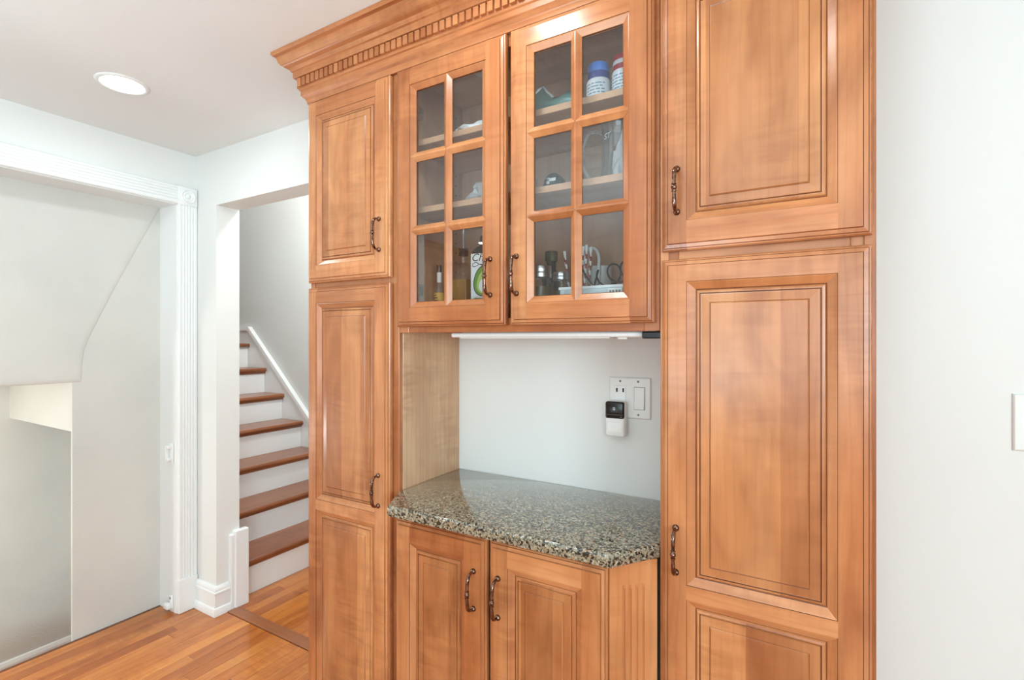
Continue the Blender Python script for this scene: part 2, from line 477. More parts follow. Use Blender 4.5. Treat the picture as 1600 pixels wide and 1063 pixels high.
# rear and right kitchen walls with their windows (behind the camera)
w = MB()
w.box(-3.6, -1.0, -3.5, -3.4, 0, CEIL); w.box(1.6, 2.7, -3.5, -3.4, 0, CEIL)
w.box(-1.0, 1.6, -3.5, -3.4, 0, 0.75); w.box(-1.0, 1.6, -3.5, -3.4, 2.15, CEIL)
struct(w.build('wall_rear', 'wall_paint'))
w = MB()
w.box(2.6, 2.7, -3.4, -3.2, 0, CEIL); w.box(2.6, 2.7, -1.2, YB, 0, CEIL)
w.box(2.6, 2.7, -3.2, -1.2, 0, 0.9); w.box(2.6, 2.7, -3.2, -1.2, 2.1, CEIL)
struct(w.build('wall_right', 'wall_paint'))
w1 = struct(MB().box(-1.0, 1.6, -3.47, -3.40, 0.75, 0.80).box(-1.0, 1.6, -3.47, -3.40, 2.10, 2.15).box(-1.0, -0.95, -3.47, -3.40, 0.80, 2.10).box(1.55, 1.6, -3.47, -3.40, 0.80, 2.10).build('window_1', 'trim_paint'))
for xm in (-0.1, 0.75): MB().box(xm-0.02, xm+0.02, -3.45, -3.41, 0.80, 2.10).build('mullion', 'trim_paint', w1)
w2 = struct(MB().box(2.6, 2.67, -3.2, -1.2, 0.9, 0.95).box(2.6, 2.67, -3.2, -1.2, 2.05, 2.1).box(2.6, 2.67, -3.2, -3.15, 0.95, 2.05).box(2.6, 2.67, -1.25, -1.2, 0.95, 2.05).build('window_2', 'trim_paint'))
MB().box(2.61, 2.65, -2.22, -2.18, 0.95, 2.05).build('mullion', 'trim_paint', w2)

# ---- stairwell behind the left opening
struct(MB().box(XN-0.012, XN, 0.943, YB, -1.2, CEIL).build('wall_stairwell_near', 'plaster'))
struct(MB().box(-3.72, -3.617, -0.9, YB, -1.2, CEIL).build('wall_stairwell_far', 'plaster'))
struct(MB().box(-3.617, XN-0.012, 0.943, 1.06, 0.940, 1.30).build('wall_stairwell_header', 'plaster'))
struct(MB().box(-3.617, XN, -1.0, -0.9, -1.2, 1.16).build('wall_stairwell_end', 'plaster'))
struct(MB().box(-3.617, XN-0.003, -0.9, YB, -0.45, -0.386).build('floor_landing', 'floor_oak', grain=1))
bb = MB().prism([(-3.617, -0.386), (-3.600, -0.386), (-3.600, -0.355), (-3.606, -0.338), (-3.617, -0.335)], 'y', -0.9, YB)
bb.v = [(p[0], p[1], p[2]) for p in bb.v]
struct(bb.build('baseboard_stairwell', 'trim_paint'))
struct(MB().box(XN-0.02, XN-0.003, -0.9, 1.296, -0.386, -0.03).build('trim_4', 'trim_paint'))
# plastered underside of the upper flight: outline in (y, z), rounded front arris
out = [(-0.9, 1.161), (0.976, 1.161)]
curve = [(0.978, 1.21), (0.980, 1.254), (0.987, 1.305), (1.000, 1.350), (1.016, 1.391), (1.052, 1.478), (1.108, 1.609), (1.195, 1.802), (1.290, 2.009), (1.385, 2.214)]
out += curve + [(1.385, 2.283), (-0.9, 2.283)]
def inset_poly(poly, d):
    n = len(poly); res = []
    ar = sum(poly[i][0]*poly[(i+1)%n][1]-poly[(i+1)%n][0]*poly[i][1] for i in range(n))
    sg = 1 if ar > 0 else -1
    for i in range(n):
        p0, p1, p2 = Vector(poly[i-1]), Vector(poly[i]), Vector(poly[(i+1)%n])
        e1, e2 = (p1-p0).normalized(), (p2-p1).normalized()
        n1, n2 = Vector((-e1.y, e1.x))*sg, Vector((-e2.y, e2.x))*sg
        k = 1+n1.dot(n2)
        q = p1+(n1+n2)*(d/max(k, 0.3)); res.append((q.x, q.y))
    return res
def loft(mb, rings, to3d, cap0=True, cap1=True, mi=0):
    n = len(rings[0][0]); V = []
    for poly, h in rings: V += [to3d(p, h) for p in poly]
    F = []
    for k in range(len(rings)-1):
        for i in range(n): F.append((k*n+i, k*n+(i+1)%n, (k+1)*n+(i+1)%n, (k+1)*n+i))
    if cap0: F.append(tuple(range(n-1,-1,-1)))
    if cap1: F.append(tuple(range((len(rings)-1)*n, len(rings)*n)))
    mb.add(V, F, mi)
sm = MB()
loft(sm, [(out, -3.60), (out, XN+0.0006), (inset_poly(out, 0.006), XN+0.0035), (inset_poly(out, 0.016), XN+0.0055), (inset_poly(out, 0.026), XN+0.006)], lambda p, h: (h, p[0], p[1]))
struct(sm.build('wall_stair_soffit', 'plaster'))

# ---- hall and stairs beyond the back opening
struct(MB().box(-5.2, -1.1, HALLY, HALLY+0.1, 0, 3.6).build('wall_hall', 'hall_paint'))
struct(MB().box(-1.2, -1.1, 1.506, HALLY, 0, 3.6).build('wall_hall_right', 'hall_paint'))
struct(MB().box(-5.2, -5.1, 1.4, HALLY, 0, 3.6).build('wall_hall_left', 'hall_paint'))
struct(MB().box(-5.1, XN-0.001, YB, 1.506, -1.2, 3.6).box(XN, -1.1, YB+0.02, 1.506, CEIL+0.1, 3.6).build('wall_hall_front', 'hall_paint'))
struct(MB().box(-5.2, -1.1, 1.39, 2.52, 3.6, 3.7).build('ceiling_hall', 'ceiling_paint'))

stair = empty('staircase', (-2.55, 1.9, 0))
tag(stair, 'white staircase with brown wooden treads climbing beyond the doorway', 'staircase')
so = (-2.55, 1.9, 0)
RISE, RUN, NX = 0.1885, 0.218, -2.518
YS0, YS1 = 1.512, HALLY-0.022
for k in range(1, 8):
    nx = NX - RUN*(k-1); zt = RISE*k
    MB().box(nx-0.044, nx-0.026, YS0, YS1, zt-RISE+(0.001), zt-0.027).build('riser', 'trim_paint', stair, so)
    back = nx-RUN-0.026 if k < 7 else -5.05
    prof = [(back, zt-0.026), (nx-0.004, zt-0.026), (nx, zt-0.020), (nx+0.001, zt-0.012), (nx-0.002, zt-0.004), (nx-0.008, zt), (back, zt)]
    MB().prism(prof, 'y', YS0, YS1).build('tread', 'tread_oak', stair, so, grain=1, smooth=30)
    if k < 7: MB().prism([(nx-0.026, zt-0.045), (nx-0.016, zt-0.040), (nx-0.010, zt-0.0265), (nx-0.026, zt-0.0265)], 'y', YS0, YS1).build('scotia', 'tread_oak', stair, so, grain=1)
# skirt board on the far wall with its cap
def sky(x): return 0.837 + (x+3.17)*(0.837-1.449)/(-3.17+3.837)*-1 * -1 if False else 0.837 + (x+3.17)*((1.449-0.837)/(-3.837+3.17))
sk = [(-2.40, 0.0), (-2.40, sky(-2.40)-0.03), (-3.837, 1.425), (-5.05, 1.425), (-5.05, 1.0), (-3.9, 1.0), (-2.75, 0.0)]
MB().prism(sk, 'y', HALLY-0.02, HALLY-0.001).build('skirt_board', 'trim_paint', stair, so)
cp = [(-2.385, sky(-2.40)-0.035), (-2.385, sky(-2.40)+0.0), (-3.832, 1.455), (-5.05, 1.455), (-5.05, 1.425), (-3.842, 1.425)]
MB().prism(cp, 'y', HALLY-0.034, HALLY-0.001).build('skirt_cap', 'trim_paint', stair, so)

# ---- trim of the left opening
def fluted(width, thick):
    """section (across, out) of the fluted casing"""
    pts = [(0, 0), (0, thick*0.75), (0.004, thick), (0.011, thick)]
    n = 5; a0 = 0.011; pitch = (width-2*a0)/n
    for i in range(n):
        c = a0+pitch*(i+0.5); r = pitch*0.36
        for k in range(7):
            a = math.pi*k/6
            pts.append((c-r*math.cos(a), thick-0.0045*math.sin(a)))
    pts += [(width-0.011, thick), (width-0.004, thick), (width, thick*0.75), (width, 0)]
    return pts
tr1 = MB()
sec = fluted(0.0895, 0.019)
tr1.prism([(XL+o, 1.300+a) for a, o in sec], 'z', 0.165, 2.022)
t1 = struct(tr1.build('trim_1', 'trim_paint', smooth=35))
MB().bbox(XL, XL+0.026, 1.2975, 1.387, 0.0005, 0.165, 0.003).build('plinth_block', 'trim_paint', t1)
rb = MB().bbox(XL, XL+0.024, 1.298, 1.386, 2.022, 2.110, 0.002)
rb.lathe([(0.034, 0.0), (0.034, 0.004), (0.031, 0.006), (0.028, 0.003), (0.024, 0.001), (0.022, 0.003), (0.019, 0.006), (0.016, 0.003), (0.012, 0.0015), (0.009, 0.005), (0.004, 0.007), (0.0001, 0.0075)], (XL+0.0235, 1.342, 2.066), 28, axis='x')
rb.build('rosette_block', 'trim_paint', t1, smooth=40)
tr2 = MB().prism([(XL+o, 2.024+a) for a, o in sec], 'y', 0.06, 1.298)
tr2.v = [(p[0], p[1], p[2]) for p in tr2.v]
struct(tr2.build('trim_2', 'trim_paint', smooth=35))
jl = MB().box(XN+0.0, XL+0.004, 1.297, 1.309, 0, 2.034).box(XN, XL+0.004, 0.14, 1.309, 2.020, 2.034).box(XN, XL+0.004, 0.14, 0.152, 0, 2.02)
struct(jl.build('trim_3', 'trim_paint'))
MB().prism([(XL+o, 0.057+a) for a, o in sec], 'z', 0.0, 2.022).build('casing', 'trim_paint', t1, smooth=35)

# ---- baseboard round the wall end, and the block at the foot of the stairs
prof = [(0.0, 0.0005), (0.022, 0.0005), (0.022, 0.030), (0.018, 0.038), (0.014, 0.040), (0.014, 0.102), (0.018, 0.106), (0.018, 0.114), (0.014, 0.118), (0.014, 0.128), (0.010, 0.136), (0.004, 0.142), (0.0, 0.142)]
bs = MB(); V = []
for d, z in prof: V += [(-2.649, YB-d, z), (-2.491+d, YB-d, z), (-2.491+d, 1.451, z)]
n = len(prof)
F = [(3*i+k, 3*i+k+1, 3*((i+1) % n)+k+1, 3*((i+1) % n)+k) for i in range(n) for k in range(2)]
F += [tuple(3*i for i in range(n)), tuple(3*i+2 for i in range(n))]
bs.add(V, F)
struct(bs.build('baseboard_back', 'trim_paint', smooth=30))
sb = MB().bbox(-2.496, -2.470, 1.452, 1.540, 0.0005, 0.372, 0.003).bbox(-2.496, -2.462, 1.470, 1.540, 0.0005, 0.388, 0.004)
struct(sb.build('trim_5', 'trim_paint'))

# ================================================================== CABINETRY
YD = 1.07            # front of the tall and wall cabinet doors
YF = 1.09            # face frame
def B(x0, x1, y0, y1, z0, z1, name, mat, parent, org, grain=2, r=0.0012):
    return MB().bbox(x0, x1, y0, y1, z0, z1, r, seg=1).build(name, mat, parent, org, grain)

EDGE = [(0.0, 0.020), (0.0, 0.0100), (0.0025, 0.0072), (0.0042, 0.0068), (0.0050, 0.0072), (0.0056, 0.0046), (0.0125, 0.0030), (0.0132, 0.0034), (0.0142, 0.0)]
EDGE_M = [0, 0, 0, 1, 0, 0, 1, 0]
STICK = [(0.0, 0.0), (0.0008, 0.0014), (0.0030, 0.0022), (0.0160, 0.0105), (0.0172, 0.0110)]
STICK_M = [1, 0, 0, 1]

def frame_member(side, x0, x1, z0, z1, s, yf, sd):
    """side 'l','r' = stile (owns the corners), 't','b' = rail; s = member width"""
    mb = MB()
    def P(x, z, d): return (x, yf+d, z)
    E = EDGE[-1][0]
    L_, R_, Bt, T = x0, x1, z0, z1
    if side in 'lr':
        sx = (lambda i: L_+i) if side == 'l' else (lambda i: R_-i)
        for i in range(len(EDGE)-1):
            (a, da), (b, db) = EDGE[i], EDGE[i+1]; mi = EDGE_M[i]
            mb.add([P(sx(a), Bt+a, da), P(sx(b), Bt+b, db), P(sx(b), T-b, db), P(sx(a), T-a, da)], [(0,1,2,3)], mi)
            for sgn, zz in ((1, Bt), (-1, T)):
                mb.add([P(sx(a), zz+sgn*a, da), P(sx(s), zz+sgn*a, da), P(sx(s), zz+sgn*b, db), P(sx(b), zz+sgn*b, db)], [(0,1,2,3)], mi)
        mb.add([P(sx(E), Bt+E, 0), P(sx(s), Bt+E, 0), P(sx(s), T-E, 0), P(sx(E), T-E, 0)], [(0,1,2,3)])
        for (za, zb) in sd:                       # openings along the stile get the sticking
            for i in range(len(STICK)-1):
                (a, da), (b, db) = STICK[i], STICK[i+1]
                mb.add([P(sx(s+a), za+a, da), P(sx(s+b), za+b, db), P(sx(s+b), zb-b, db), P(sx(s+a), zb-a, da)], [(0,1,2,3)], STICK_M[i])
        mb.add([P(sx(0), Bt, .02), P(sx(s+.016), Bt, .02), P(sx(s+.016), T, .02), P(sx(0), T, .02)], [(0,1,2,3)])
    return mb

def rail_edge(side, x0, x1, z0, z1, sl, sr, rw, yf):
    mb = MB()
    def P(x, z, d): return (x, yf+d, z)
    sz = (lambda i: z0+i) if side == 'b' else (lambda i: z1-i)
    xa, xb = x0+sl, x1-sr
    for i in range(len(EDGE)-1):
        (a, da), (b, db) = EDGE[i], EDGE[i+1]
        mb.add([P(xa, sz(a), da), P(xb, sz(a), da), P(xb, sz(b), db), P(xa, sz(b), db)], [(0,1,2,3)], EDGE_M[i])
    E = EDGE[-1][0]
    mb.add([P(xa, sz(E), 0), P(xb, sz(E), 0), P(xb, sz(rw), 0), P(xa, sz(rw), 0)], [(0,1,2,3)])
    for i in range(len(STICK)-1):
        (a, da), (b, db) = STICK[i], STICK[i+1]
        mb.add([P(xa+a, sz(rw+a), da), P(xb-a, sz(rw+a), da), P(xb-b, sz(rw+b), db), P(xa+b, sz(rw+b), db)], [(0,1,2,3)], STICK_M[i])
    mb.add([P(xa, sz(0), .02), P(xb, sz(0), .02), P(xb, sz(rw+.016), .02), P(xa, sz(rw+.016), .02)], [(0,1,2,3)])
    return mb

def mid_rail(x0, x1, za, zb, yf):
    mb = MB()
    def P(x, z, d): return (x, yf+d, z)
    mb.add([P(x0, za, 0), P(x1, za, 0), P(x1, zb, 0), P(x0, zb, 0)], [(0,1,2,3)])
    for sgn, zz in ((-1, za), (1, zb)):
        for i in range(len(STICK)-1):
            (a, da), (b, db) = STICK[i], STICK[i+1]
            mb.add([P(x0+a, zz+sgn*a, da), P(x1-a, zz+sgn*a, da), P(x1-b, zz+sgn*b, db), P(x0+b, zz+sgn*b, db)], [(0,1,2,3)], STICK_M[i])
    mb.add([P(x0, za-.013, .02), P(x1, za-.013, .02), P(x1, zb+.013, .02), P(x0, zb+.013, .02)], [(0,1,2,3)])
    return mb

PANEL = [(0.0120, 0.0175), (0.0172, 0.0115), (0.0195, 0.0080), (0.0225, 0.0068), (0.0245, 0.0068), (0.0252, 0.0084), (0.0262, 0.0086), (0.0270, 0.0060), (0.0290, 0.0062), (0.0440, 0.0052), (0.0447, 0.0056), (0.0470, 0.0026)]
PANEL_M = [1, 0, 0, 0, 1, 1, 0, 0, 0, 1, 0]
def raised_panel(x0, x1, z0, z1, yf):
    mb = MB()
    def ring(i, d): return [(x0+i, yf+d, z0+i), (x1-i, yf+d, z0+i), (x1-i, yf+d, z1-i), (x0+i, yf+d, z1-i)]
    for k in range(len(PANEL)-1):
        a, b = ring(*PANEL[k]), ring(*PANEL[k+1])
        mb.add(a+b, [(i, (i+1) % 4, 4+(i+1) % 4, 4+i) for i in range(4)], PANEL_M[k])
    mb.add(ring(*PANEL[-1]), [(0,1,2,3)])
    mb.add(ring(PANEL[0][0], 0.019), [(0,1,2,3)])
    return mb

def handle(parent, org, x, z0, z1, yf, rotx=0):
    """bronze arched pull with turned beads at mid height and ball feet"""
    zc = (z0+z1)/2; h = (z1-z0)/2
    path, rad = [], []
    prof = [(-1.0, 0.000, .0040), (-1.0, 0.005, .0034), (-0.985, 0.012, .0034), (-0.93, 0.018, .0038), (-0.84, 0.0225, .0044), (-0.70, 0.025, .0046), (-0.5, 0.0265, .0042), (-0.30, 0.0272, .0037),
            (-0.20, 0.0274, .0036), (-0.185, 0.0274, .0052), (-0.145, 0.0275, .0053), (-0.13, 0.0275, .0036), (-0.10, 0.0275, .0040), (-0.06, 0.0275, .0056), (0, 0.0275, .0061)]
    prof = prof + [(-t, d, r) for t, d, r in reversed(prof[:-1])]
    for t, d, r in prof: path.append((x, yf-d, zc+h*t)); rad.append(r)
    mb = MB().tube(path, rad, 10)
    for zz in (z0, z1):
        mb.lathe([(0.0001, -0.0068), (0.004, -0.0062), (0.0066, -0.0035), (0.0072, -0.001), (0.0072, 0.0)], (x, yf, zz), 12, axis='y')
    return mb.build('handle', 'bronze', parent, org, smooth=50)

def panel_door(parent, org, x0, x1, z0, z1, yf, sl, sr, rt, rb_, mid=None, hnd=None, label=None):
    d = empty('door', (0, 0, 0), parent)
    if label: d['label'] = label
    spans = [(z0+rb_, z1-rt)] if mid is None else [(z0+rb_, mid[0]), (mid[1], z1-rt)]
    mats = ['maple', 'maple_glaze']
    frame_member('l', x0, x1, z0, z1, sl, yf, spans).build('stile', mats, d, org, 2)
    frame_member('r', x0, x1, z0, z1, sr, yf, spans).build('stile', mats, d, org, 2)
    rail_edge('t', x0, x1, z0, z1, sl, sr, rt, yf).build('rail', mats, d, org, 0)
    rail_edge('b', x0, x1, z0, z1, sl, sr, rb_, yf).build('rail', mats, d, org, 0)
    if mid: mid_rail(x0+sl, x1-sr, mid[0], mid[1], yf).build('rail', mats, d, org, 0)
    for a, b in spans: raised_panel(x0+sl, x1-sr, a, b, yf).build('panel', ['maple_panel', 'maple_glaze'], d, org, 2)
    if hnd: tag(handle(d, org, hnd[0], hnd[1], hnd[2], yf), 'dark bronze arched pull')
    return d

# ---- left tall cabinet
LX0, LX1 = -1.402, -1.018
lt = empty('tall_cabinet', (-1.21, 1.24, 0)); lo = (-1.21, 1.24, 0)
tag(lt, 'narrow tall maple cabinet at the left end, next to the stair doorway', 'cabinet', 'maple tall cabinets')
B(LX0, LX0+0.018, YF, YB-0.002, 0.001, 2.15, 'side_panel', 'maple', lt, lo)
B(LX1-0.018, LX1, YF+0.0205, YB-0.002, 0.001, 2.15, 'side_panel', 'maple_veneer', lt, lo)
B(LX0+0.018, LX1-0.018, YB-0.014, YB-0.003, 0.1, 2.15, 'back_panel', 'maple_interior', lt, lo)
B(LX0+0.0005, LX0+0.038, YF+0.004, YF+0.020, 0.1, 2.15, 'frame_stile', 'maple', lt, lo)
B(LX1-0.038, LX1-0.0005, YF+0.004, YF+0.020, 0.1, 2.15, 'frame_stile', 'maple', lt, lo)
for za, zb in ((0.1, 0.135), (1.505, 1.555), (2.09, 2.15)): B(LX0+0.038, LX1-0.038, YF+0.004, YF+0.020, za, zb, 'frame_rail', 'maple', lt, lo, 0)
B(LX0+0.02, LX1-0.02, YF+0.05, YF+0.065, 0.001, 0.1, 'toe_kick', 'maple', lt, lo, 0)
panel_door(lt, lo, -1.399, -1.040, 1.538, 2.126, YD, 0.046, 0.050, 0.052, 0.054, None, (-1.075, 1.618, 1.708))
panel_door(lt, lo, -1.399, -1.040, 0.118, 1.521, YD, 0.046, 0.052, 0.050, 0.055, (0.809, 0.842), (-1.078, 0.866, 0.955))

# ---- right tall cabinet
RX0, RX1 = -0.266, 0.112
rt_ = empty('tall_cabinet', (-0.08, 1.24, 0)); ro = (-0.08, 1.24, 0)
tag(rt_, 'wide tall maple cabinet at the right end, beside the bare white wall', 'cabinet', 'maple tall cabinets')
B(RX0, RX0+0.018, YF, YB-0.002, 0.001, 2.15, 'side_panel', 'maple', rt_, ro)
B(RX1-0.018, RX1, YF, YB-0.002, 0.001, 2.15, 'side_panel', 'maple', rt_, ro)
B(RX0+0.018, RX1-0.018, YB-0.014, YB-0.003, 0.1, 2.15, 'back_panel', 'maple_interior', rt_, ro)
B(RX0+0.0005, RX0+0.038, YF+0.004, YF+0.020, 0.1, 2.15, 'frame_stile', 'maple', rt_, ro)
B(RX1-0.038, RX1-0.0005, YF+0.004, YF+0.020, 0.1, 2.15, 'frame_stile', 'maple', rt_, ro)
for za, zb in ((0.1, 0.135), (1.505, 1.560), (2.09, 2.15)): B(RX0+0.038, RX1-0.038, YF+0.004, YF+0.020, za, zb, 'frame_rail', 'maple', rt_, ro, 0)
B(RX0+0.02, RX1-0.02, YF+0.05, YF+0.065, 0.001, 0.1, 'toe_kick', 'maple', rt_, ro, 0)
panel_door(rt_, ro, -0.259, 0.105, 1.541, 2.126, YD, 0.051, 0.051, 0.052, 0.060, None, (-0.227, 1.620, 1.709))
panel_door(rt_, ro, -0.259, 0.105, 0.118, 1.523, YD, 0.051, 0.051, 0.048, 0.055, (0.818, 0.848), (-0.229, 0.871, 0.963))

# ---- glass-door wall cabinet
GX0, GX1, GZ0, GZ1 = -1.0165, -0.2675, 1.374, 2.15
gc = empty('wall_cabinet', (-0.64, 1.24, GZ0)); go = (-0.64, 1.24, GZ0)
tag(gc, 'maple wall cabinet with two glazed doors of six panes each', 'cabinet')
B(GX0, GX0+0.016, YF+0.018, YB-0.003, GZ0, GZ1, 'side_panel', 'maple_interior', gc, go)
B(GX1-0.016, GX1, YF+0.018, YB-0.003, GZ0, GZ1, 'side_panel', 'maple_interior', gc, go)
B(GX0+0.016, GX1-0.016, YB-0.012, YB-0.003, GZ0+0.02, GZ1-0.016, 'back_panel', 'maple_interior', gc, go)
B(GX0+0.016, GX1-0.016, YF+0.018, YB-0.003, GZ0+0.008, GZ0+0.026, 'bottom_panel', 'maple_interior', gc, go, 0)
B(GX0+0.016, GX1-0.016, YF+0.018, YB-0.003, GZ1-0.016, GZ1, 'top_panel', 'maple_interior', gc, go, 0)
B(GX0, GX0+0.034, YF+0.004, YF+0.020, GZ0, GZ1, 'frame_stile', 'maple', gc, go)
B(GX1-0.034, GX1, YF+0.004, YF+0.020, GZ0, GZ1, 'frame_stile', 'maple', gc, go)
for za, zb in ((GZ0, GZ0+0.036), (2.10, GZ1)): B(GX0+0.034, GX1-0.034, YF+0.004, YF+0.020, za, zb, 'frame_rail', 'maple', gc, go, 0)
for zt in (1.737, 1.932): B(GX0+0.0165, GX1-0.0165, YF+0.024, YB-0.014, zt-0.017, zt, 'shelf', 'maple_interior', gc, go, 0)
ph = None
for yy in (1.145, 1.345):
    zz = 1.45
    while zz < 2.1:
        if min(abs(zz-1.729), abs(zz-1.924)) > 0.014:
            if ph is None: ph = o = MB().lathe([(0.0001, 0.0008), (0.0024, 0.0008), (0.0026, 0.0)], (0, 0, 0), 8, axis='x').build('pin_hole', 'pin_hole', gc)
            else: o = ph.copy(); C.objects.link(o)
            o.location = (GX0+0.016-go[0], yy-go[1], zz-go[2])
        zz += 0.032
def glass_door(x0, x1, z0, z1, sl, sr, rt, rb_, zc1, zc2, hnd, hinge_x):
    yf = YD
    d = empty('door', (0, 0, 0), gc)
    mats = ['maple', 'maple_glaze']
    a, b = z0+rb_, z1-rt; xa, xb = x0+sl, x1-sr
    frame_member('l', x0, x1, z0, z1, sl, yf, [(a, b)]).build('stile', mats, d, go, 2)
    frame_member('r', x0, x1, z0, z1, sr, yf, [(a, b)]).build('stile', mats, d, go, 2)
    rail_edge('t', x0, x1, z0, z1, sl, sr, rt, yf).build('rail', mats, d, go, 0)
    rail_edge('b', x0, x1, z0, z1, sl, sr, rb_, yf).build('rail', mats, d, go, 0)
    xm = (xa+xb)/2
    hw, top = 0.0135, 0.0012
    sec = [(-hw, 0.0108), (-0.0028, top+0.001), (-0.0012, top), (0.0012, top), (0.0028, top+0.001), (hw, 0.0108), (hw, 0.0125), (-hw, 0.0125)]
    zs = [a+0.011, zc1, zc2, b-0.011]
    MB().prism([(xm+t, yf+dd) for t, dd in sec], 'z', zs[0]-0.008, zs[3]+0.008).build('muntin', mats, d, go, 2)
    for zc in (zc1, zc2):
        mb = MB().prism([(yf+dd, zc+t) for t, dd in sec], 'x', xa+0.003, xb-0.003)
        mb.build('muntin', mats, d, go, 0)
    xs = [xa+0.010, xm, xb-0.010]
    for i in range(2):
        for j in range(3):
            MB().box(xs[i]+0.001, xs[i+1]-0.001, yf+0.0128, yf+0.0158, zs[j]+(0.001 if j else 0), zs[j+1]-0.001).build('pane', 'pane_glass', d, go)
    tag(handle(d, go, hnd[0], hnd[1], hnd[2], yf), 'dark bronze arched pull')
    for zz in (z0+0.108, z1-0.11):
        sgn = 1 if hinge_x > x0+0.1 else -1
        hm = MB().bbox(hinge_x-(0.010 if sgn < 0 else 0.026), hinge_x+(0.026 if sgn < 0 else 0.010), YF+0.020, YF+0.050, zz-0.017, zz+0.017, 0.003).tube([(hinge_x, YF+0.022, zz), (hinge_x-0.0, YF+0.003, zz)], 0.008, 10)
        hm.build('hinge', 'steel', d, go, smooth=40)
    return d
glass_door(-1.012, -0.646, 1.391, 2.126, 0.055, 0.056, 0.054, 0.053, 1.662, 1.868, (-0.688, 1.468, 1.559), GX0+0.028)
glass_door(-0.633, -0.276, 1.391, 2.126, 0.049, 0.052, 0.054, 0.053, 1.655, 1.860, (-0.611, 1.468, 1.560), GX1-0.028)

# ---- base cabinet with angled fluted corners
BYD, BYF = 1.003, 1.023
BX0, BX1 = -0.955, -0.352
bc = empty('base_cabinet', (-0.65, 1.2, 0)); bo = (-0.65, 1.2, 0)
tag(bc, 'low maple cabinet with two panelled doors under the granite counter', 'cabinet')
B(BX0, BX0+0.018, BYF, YB-0.002, 0.1, 0.882, 'side_panel', 'maple', bc, bo)
B(BX1-0.018, BX1, BYF, YB-0.002, 0.1, 0.882, 'side_panel', 'maple', bc, bo)
B(BX0+0.0185, BX1-0.0185, YB-0.014, YB-0.003, 0.1, 0.882, 'back_panel', 'maple_interior', bc, bo)
B(BX0+0.0005, BX0+0.036, BYF+0.004, BYF+0.020, 0.1, 0.882, 'frame_stile', 'maple', bc, bo)
B(BX1-0.036, BX1-0.0005, BYF+0.004, BYF+0.020, 0.1, 0.882, 'frame_stile', 'maple', bc, bo)
for za, zb in ((0.1, 0.135), (0.845, 0.882)): B(BX0+0.036, BX1-0.036, BYF+0.016, BYF+0.030, za, zb, 'frame_rail', 'maple', bc, bo, 0)
B(BX0+0.02, BX1-0.02, BYF+0.06, BYF+0.075, 0.001, 0.1, 'toe_kick', 'maple', bc, bo, 0)
panel_door(bc, bo, -0.952, -0.660, 0.118, 0.873, BYD, 0.053, 0.062, 0.056, 0.056, None, (-0.693, 0.700, 0.791))
panel_door(bc, bo, -0.651, -0.356, 0.118, 0.873, BYD, 0.053, 0.056, 0.054, 0.056, None, (-0.623, 0.698, 0.790))
def fluted_corner(p0, p1, z0, z1, flip):
    """upright board from p0 to p1 (plan) whose outer face carries four round-ended flutes"""
    a, b = Vector(p0), Vector(p1); Lh = (b-a).length; e = (b-a)/Lh
    nrm = Vector((e.y, -e.x))          # outward
    if flip: nrm = -nrm
    mb = MB()
    def P(t, dep, z): q = a+e*t-nrm*dep; return (q.x, q.y, z)
    fz0, fz1 = z0+0.10, z1-0.062
    cs = [Lh*0.30+i*Lh*0.135 for i in range(4)]
    hw = Lh*0.028
    zlev = [fz0-0.012, fz0-0.004, fz0, fz1, fz1+0.005, fz1+0.013]
    dsc = [0.0, 0.55, 1.0, 1.0, 0.55, 0.0]
    edges = [0.0]
    for c in cs: edges += [c-hw, c+hw]
    edges.append(Lh)
    for i in range(0, len(edges), 2):
        mb.add([P(edges[i],0,z0), P(edges[i+1],0,z0), P(edges[i+1],0,z1), P(edges[i],0,z1)], [(0,1,2,3)])
    for c in cs:
        for za, zb in ((z0, zlev[0]), (zlev[-1], z1)):
            mb.add([P(c-hw,0,za), P(c+hw,0,za), P(c+hw,0,zb), P(c-hw,0,zb)], [(0,1,2,3)])
        prof = [(-1, 0), (-0.75, .6), (-0.35, .95), (0, 1), (0.35, .95), (0.75, .6), (1, 0)]
        for k in range(5):
            for j in range(6):
                (t0, d0), (t1, d1) = prof[j], prof[j+1]
                mb.add([P(c+hw*t0, d0*.0042*dsc[k], zlev[k]), P(c+hw*t1, d1*.0042*dsc[k], zlev[k]), P(c+hw*t1, d1*.0042*dsc[k+1], zlev[k+1]), P(c+hw*t0, d0*.0042*dsc[k+1], zlev[k+1])], [(0,1,2,3)])
    th = 0.016
    mb.add([P(0,th,z0), P(Lh,th,z0), P(Lh,th,z1), P(0,th,z1)], [(0,1,2,3)])
    mb.add([P(0,0,z0), P(0,th,z0), P(0,th,z1), P(0,0,z1)], [(0,1,2,3)]); mb.add([P(Lh,0,z0), P(Lh,th,z0), P(Lh,th,z1), P(Lh,0,z1)], [(0,1,2,3)])
    mb.add([P(0,0,z1), P(Lh,0,z1), P(Lh,th,z1), P(0,th,z1)], [(0,1,2,3)]); mb.add([P(0,0,z0), P(Lh,0,z0), P(Lh,th,z0), P(0,th,z0)], [(0,1,2,3)])
    tag(mb.build('fluted_panel', 'maple', bc, bo, 2), 'angled corner board with four vertical flutes')
fluted_corner((-0.3535, 1.0155), (-0.2720, 1.0885), 0.02, 0.882, False)
fluted_corner((-0.9535, 1.0155), (-1.010, 1.089), 0.02, 0.882, True)

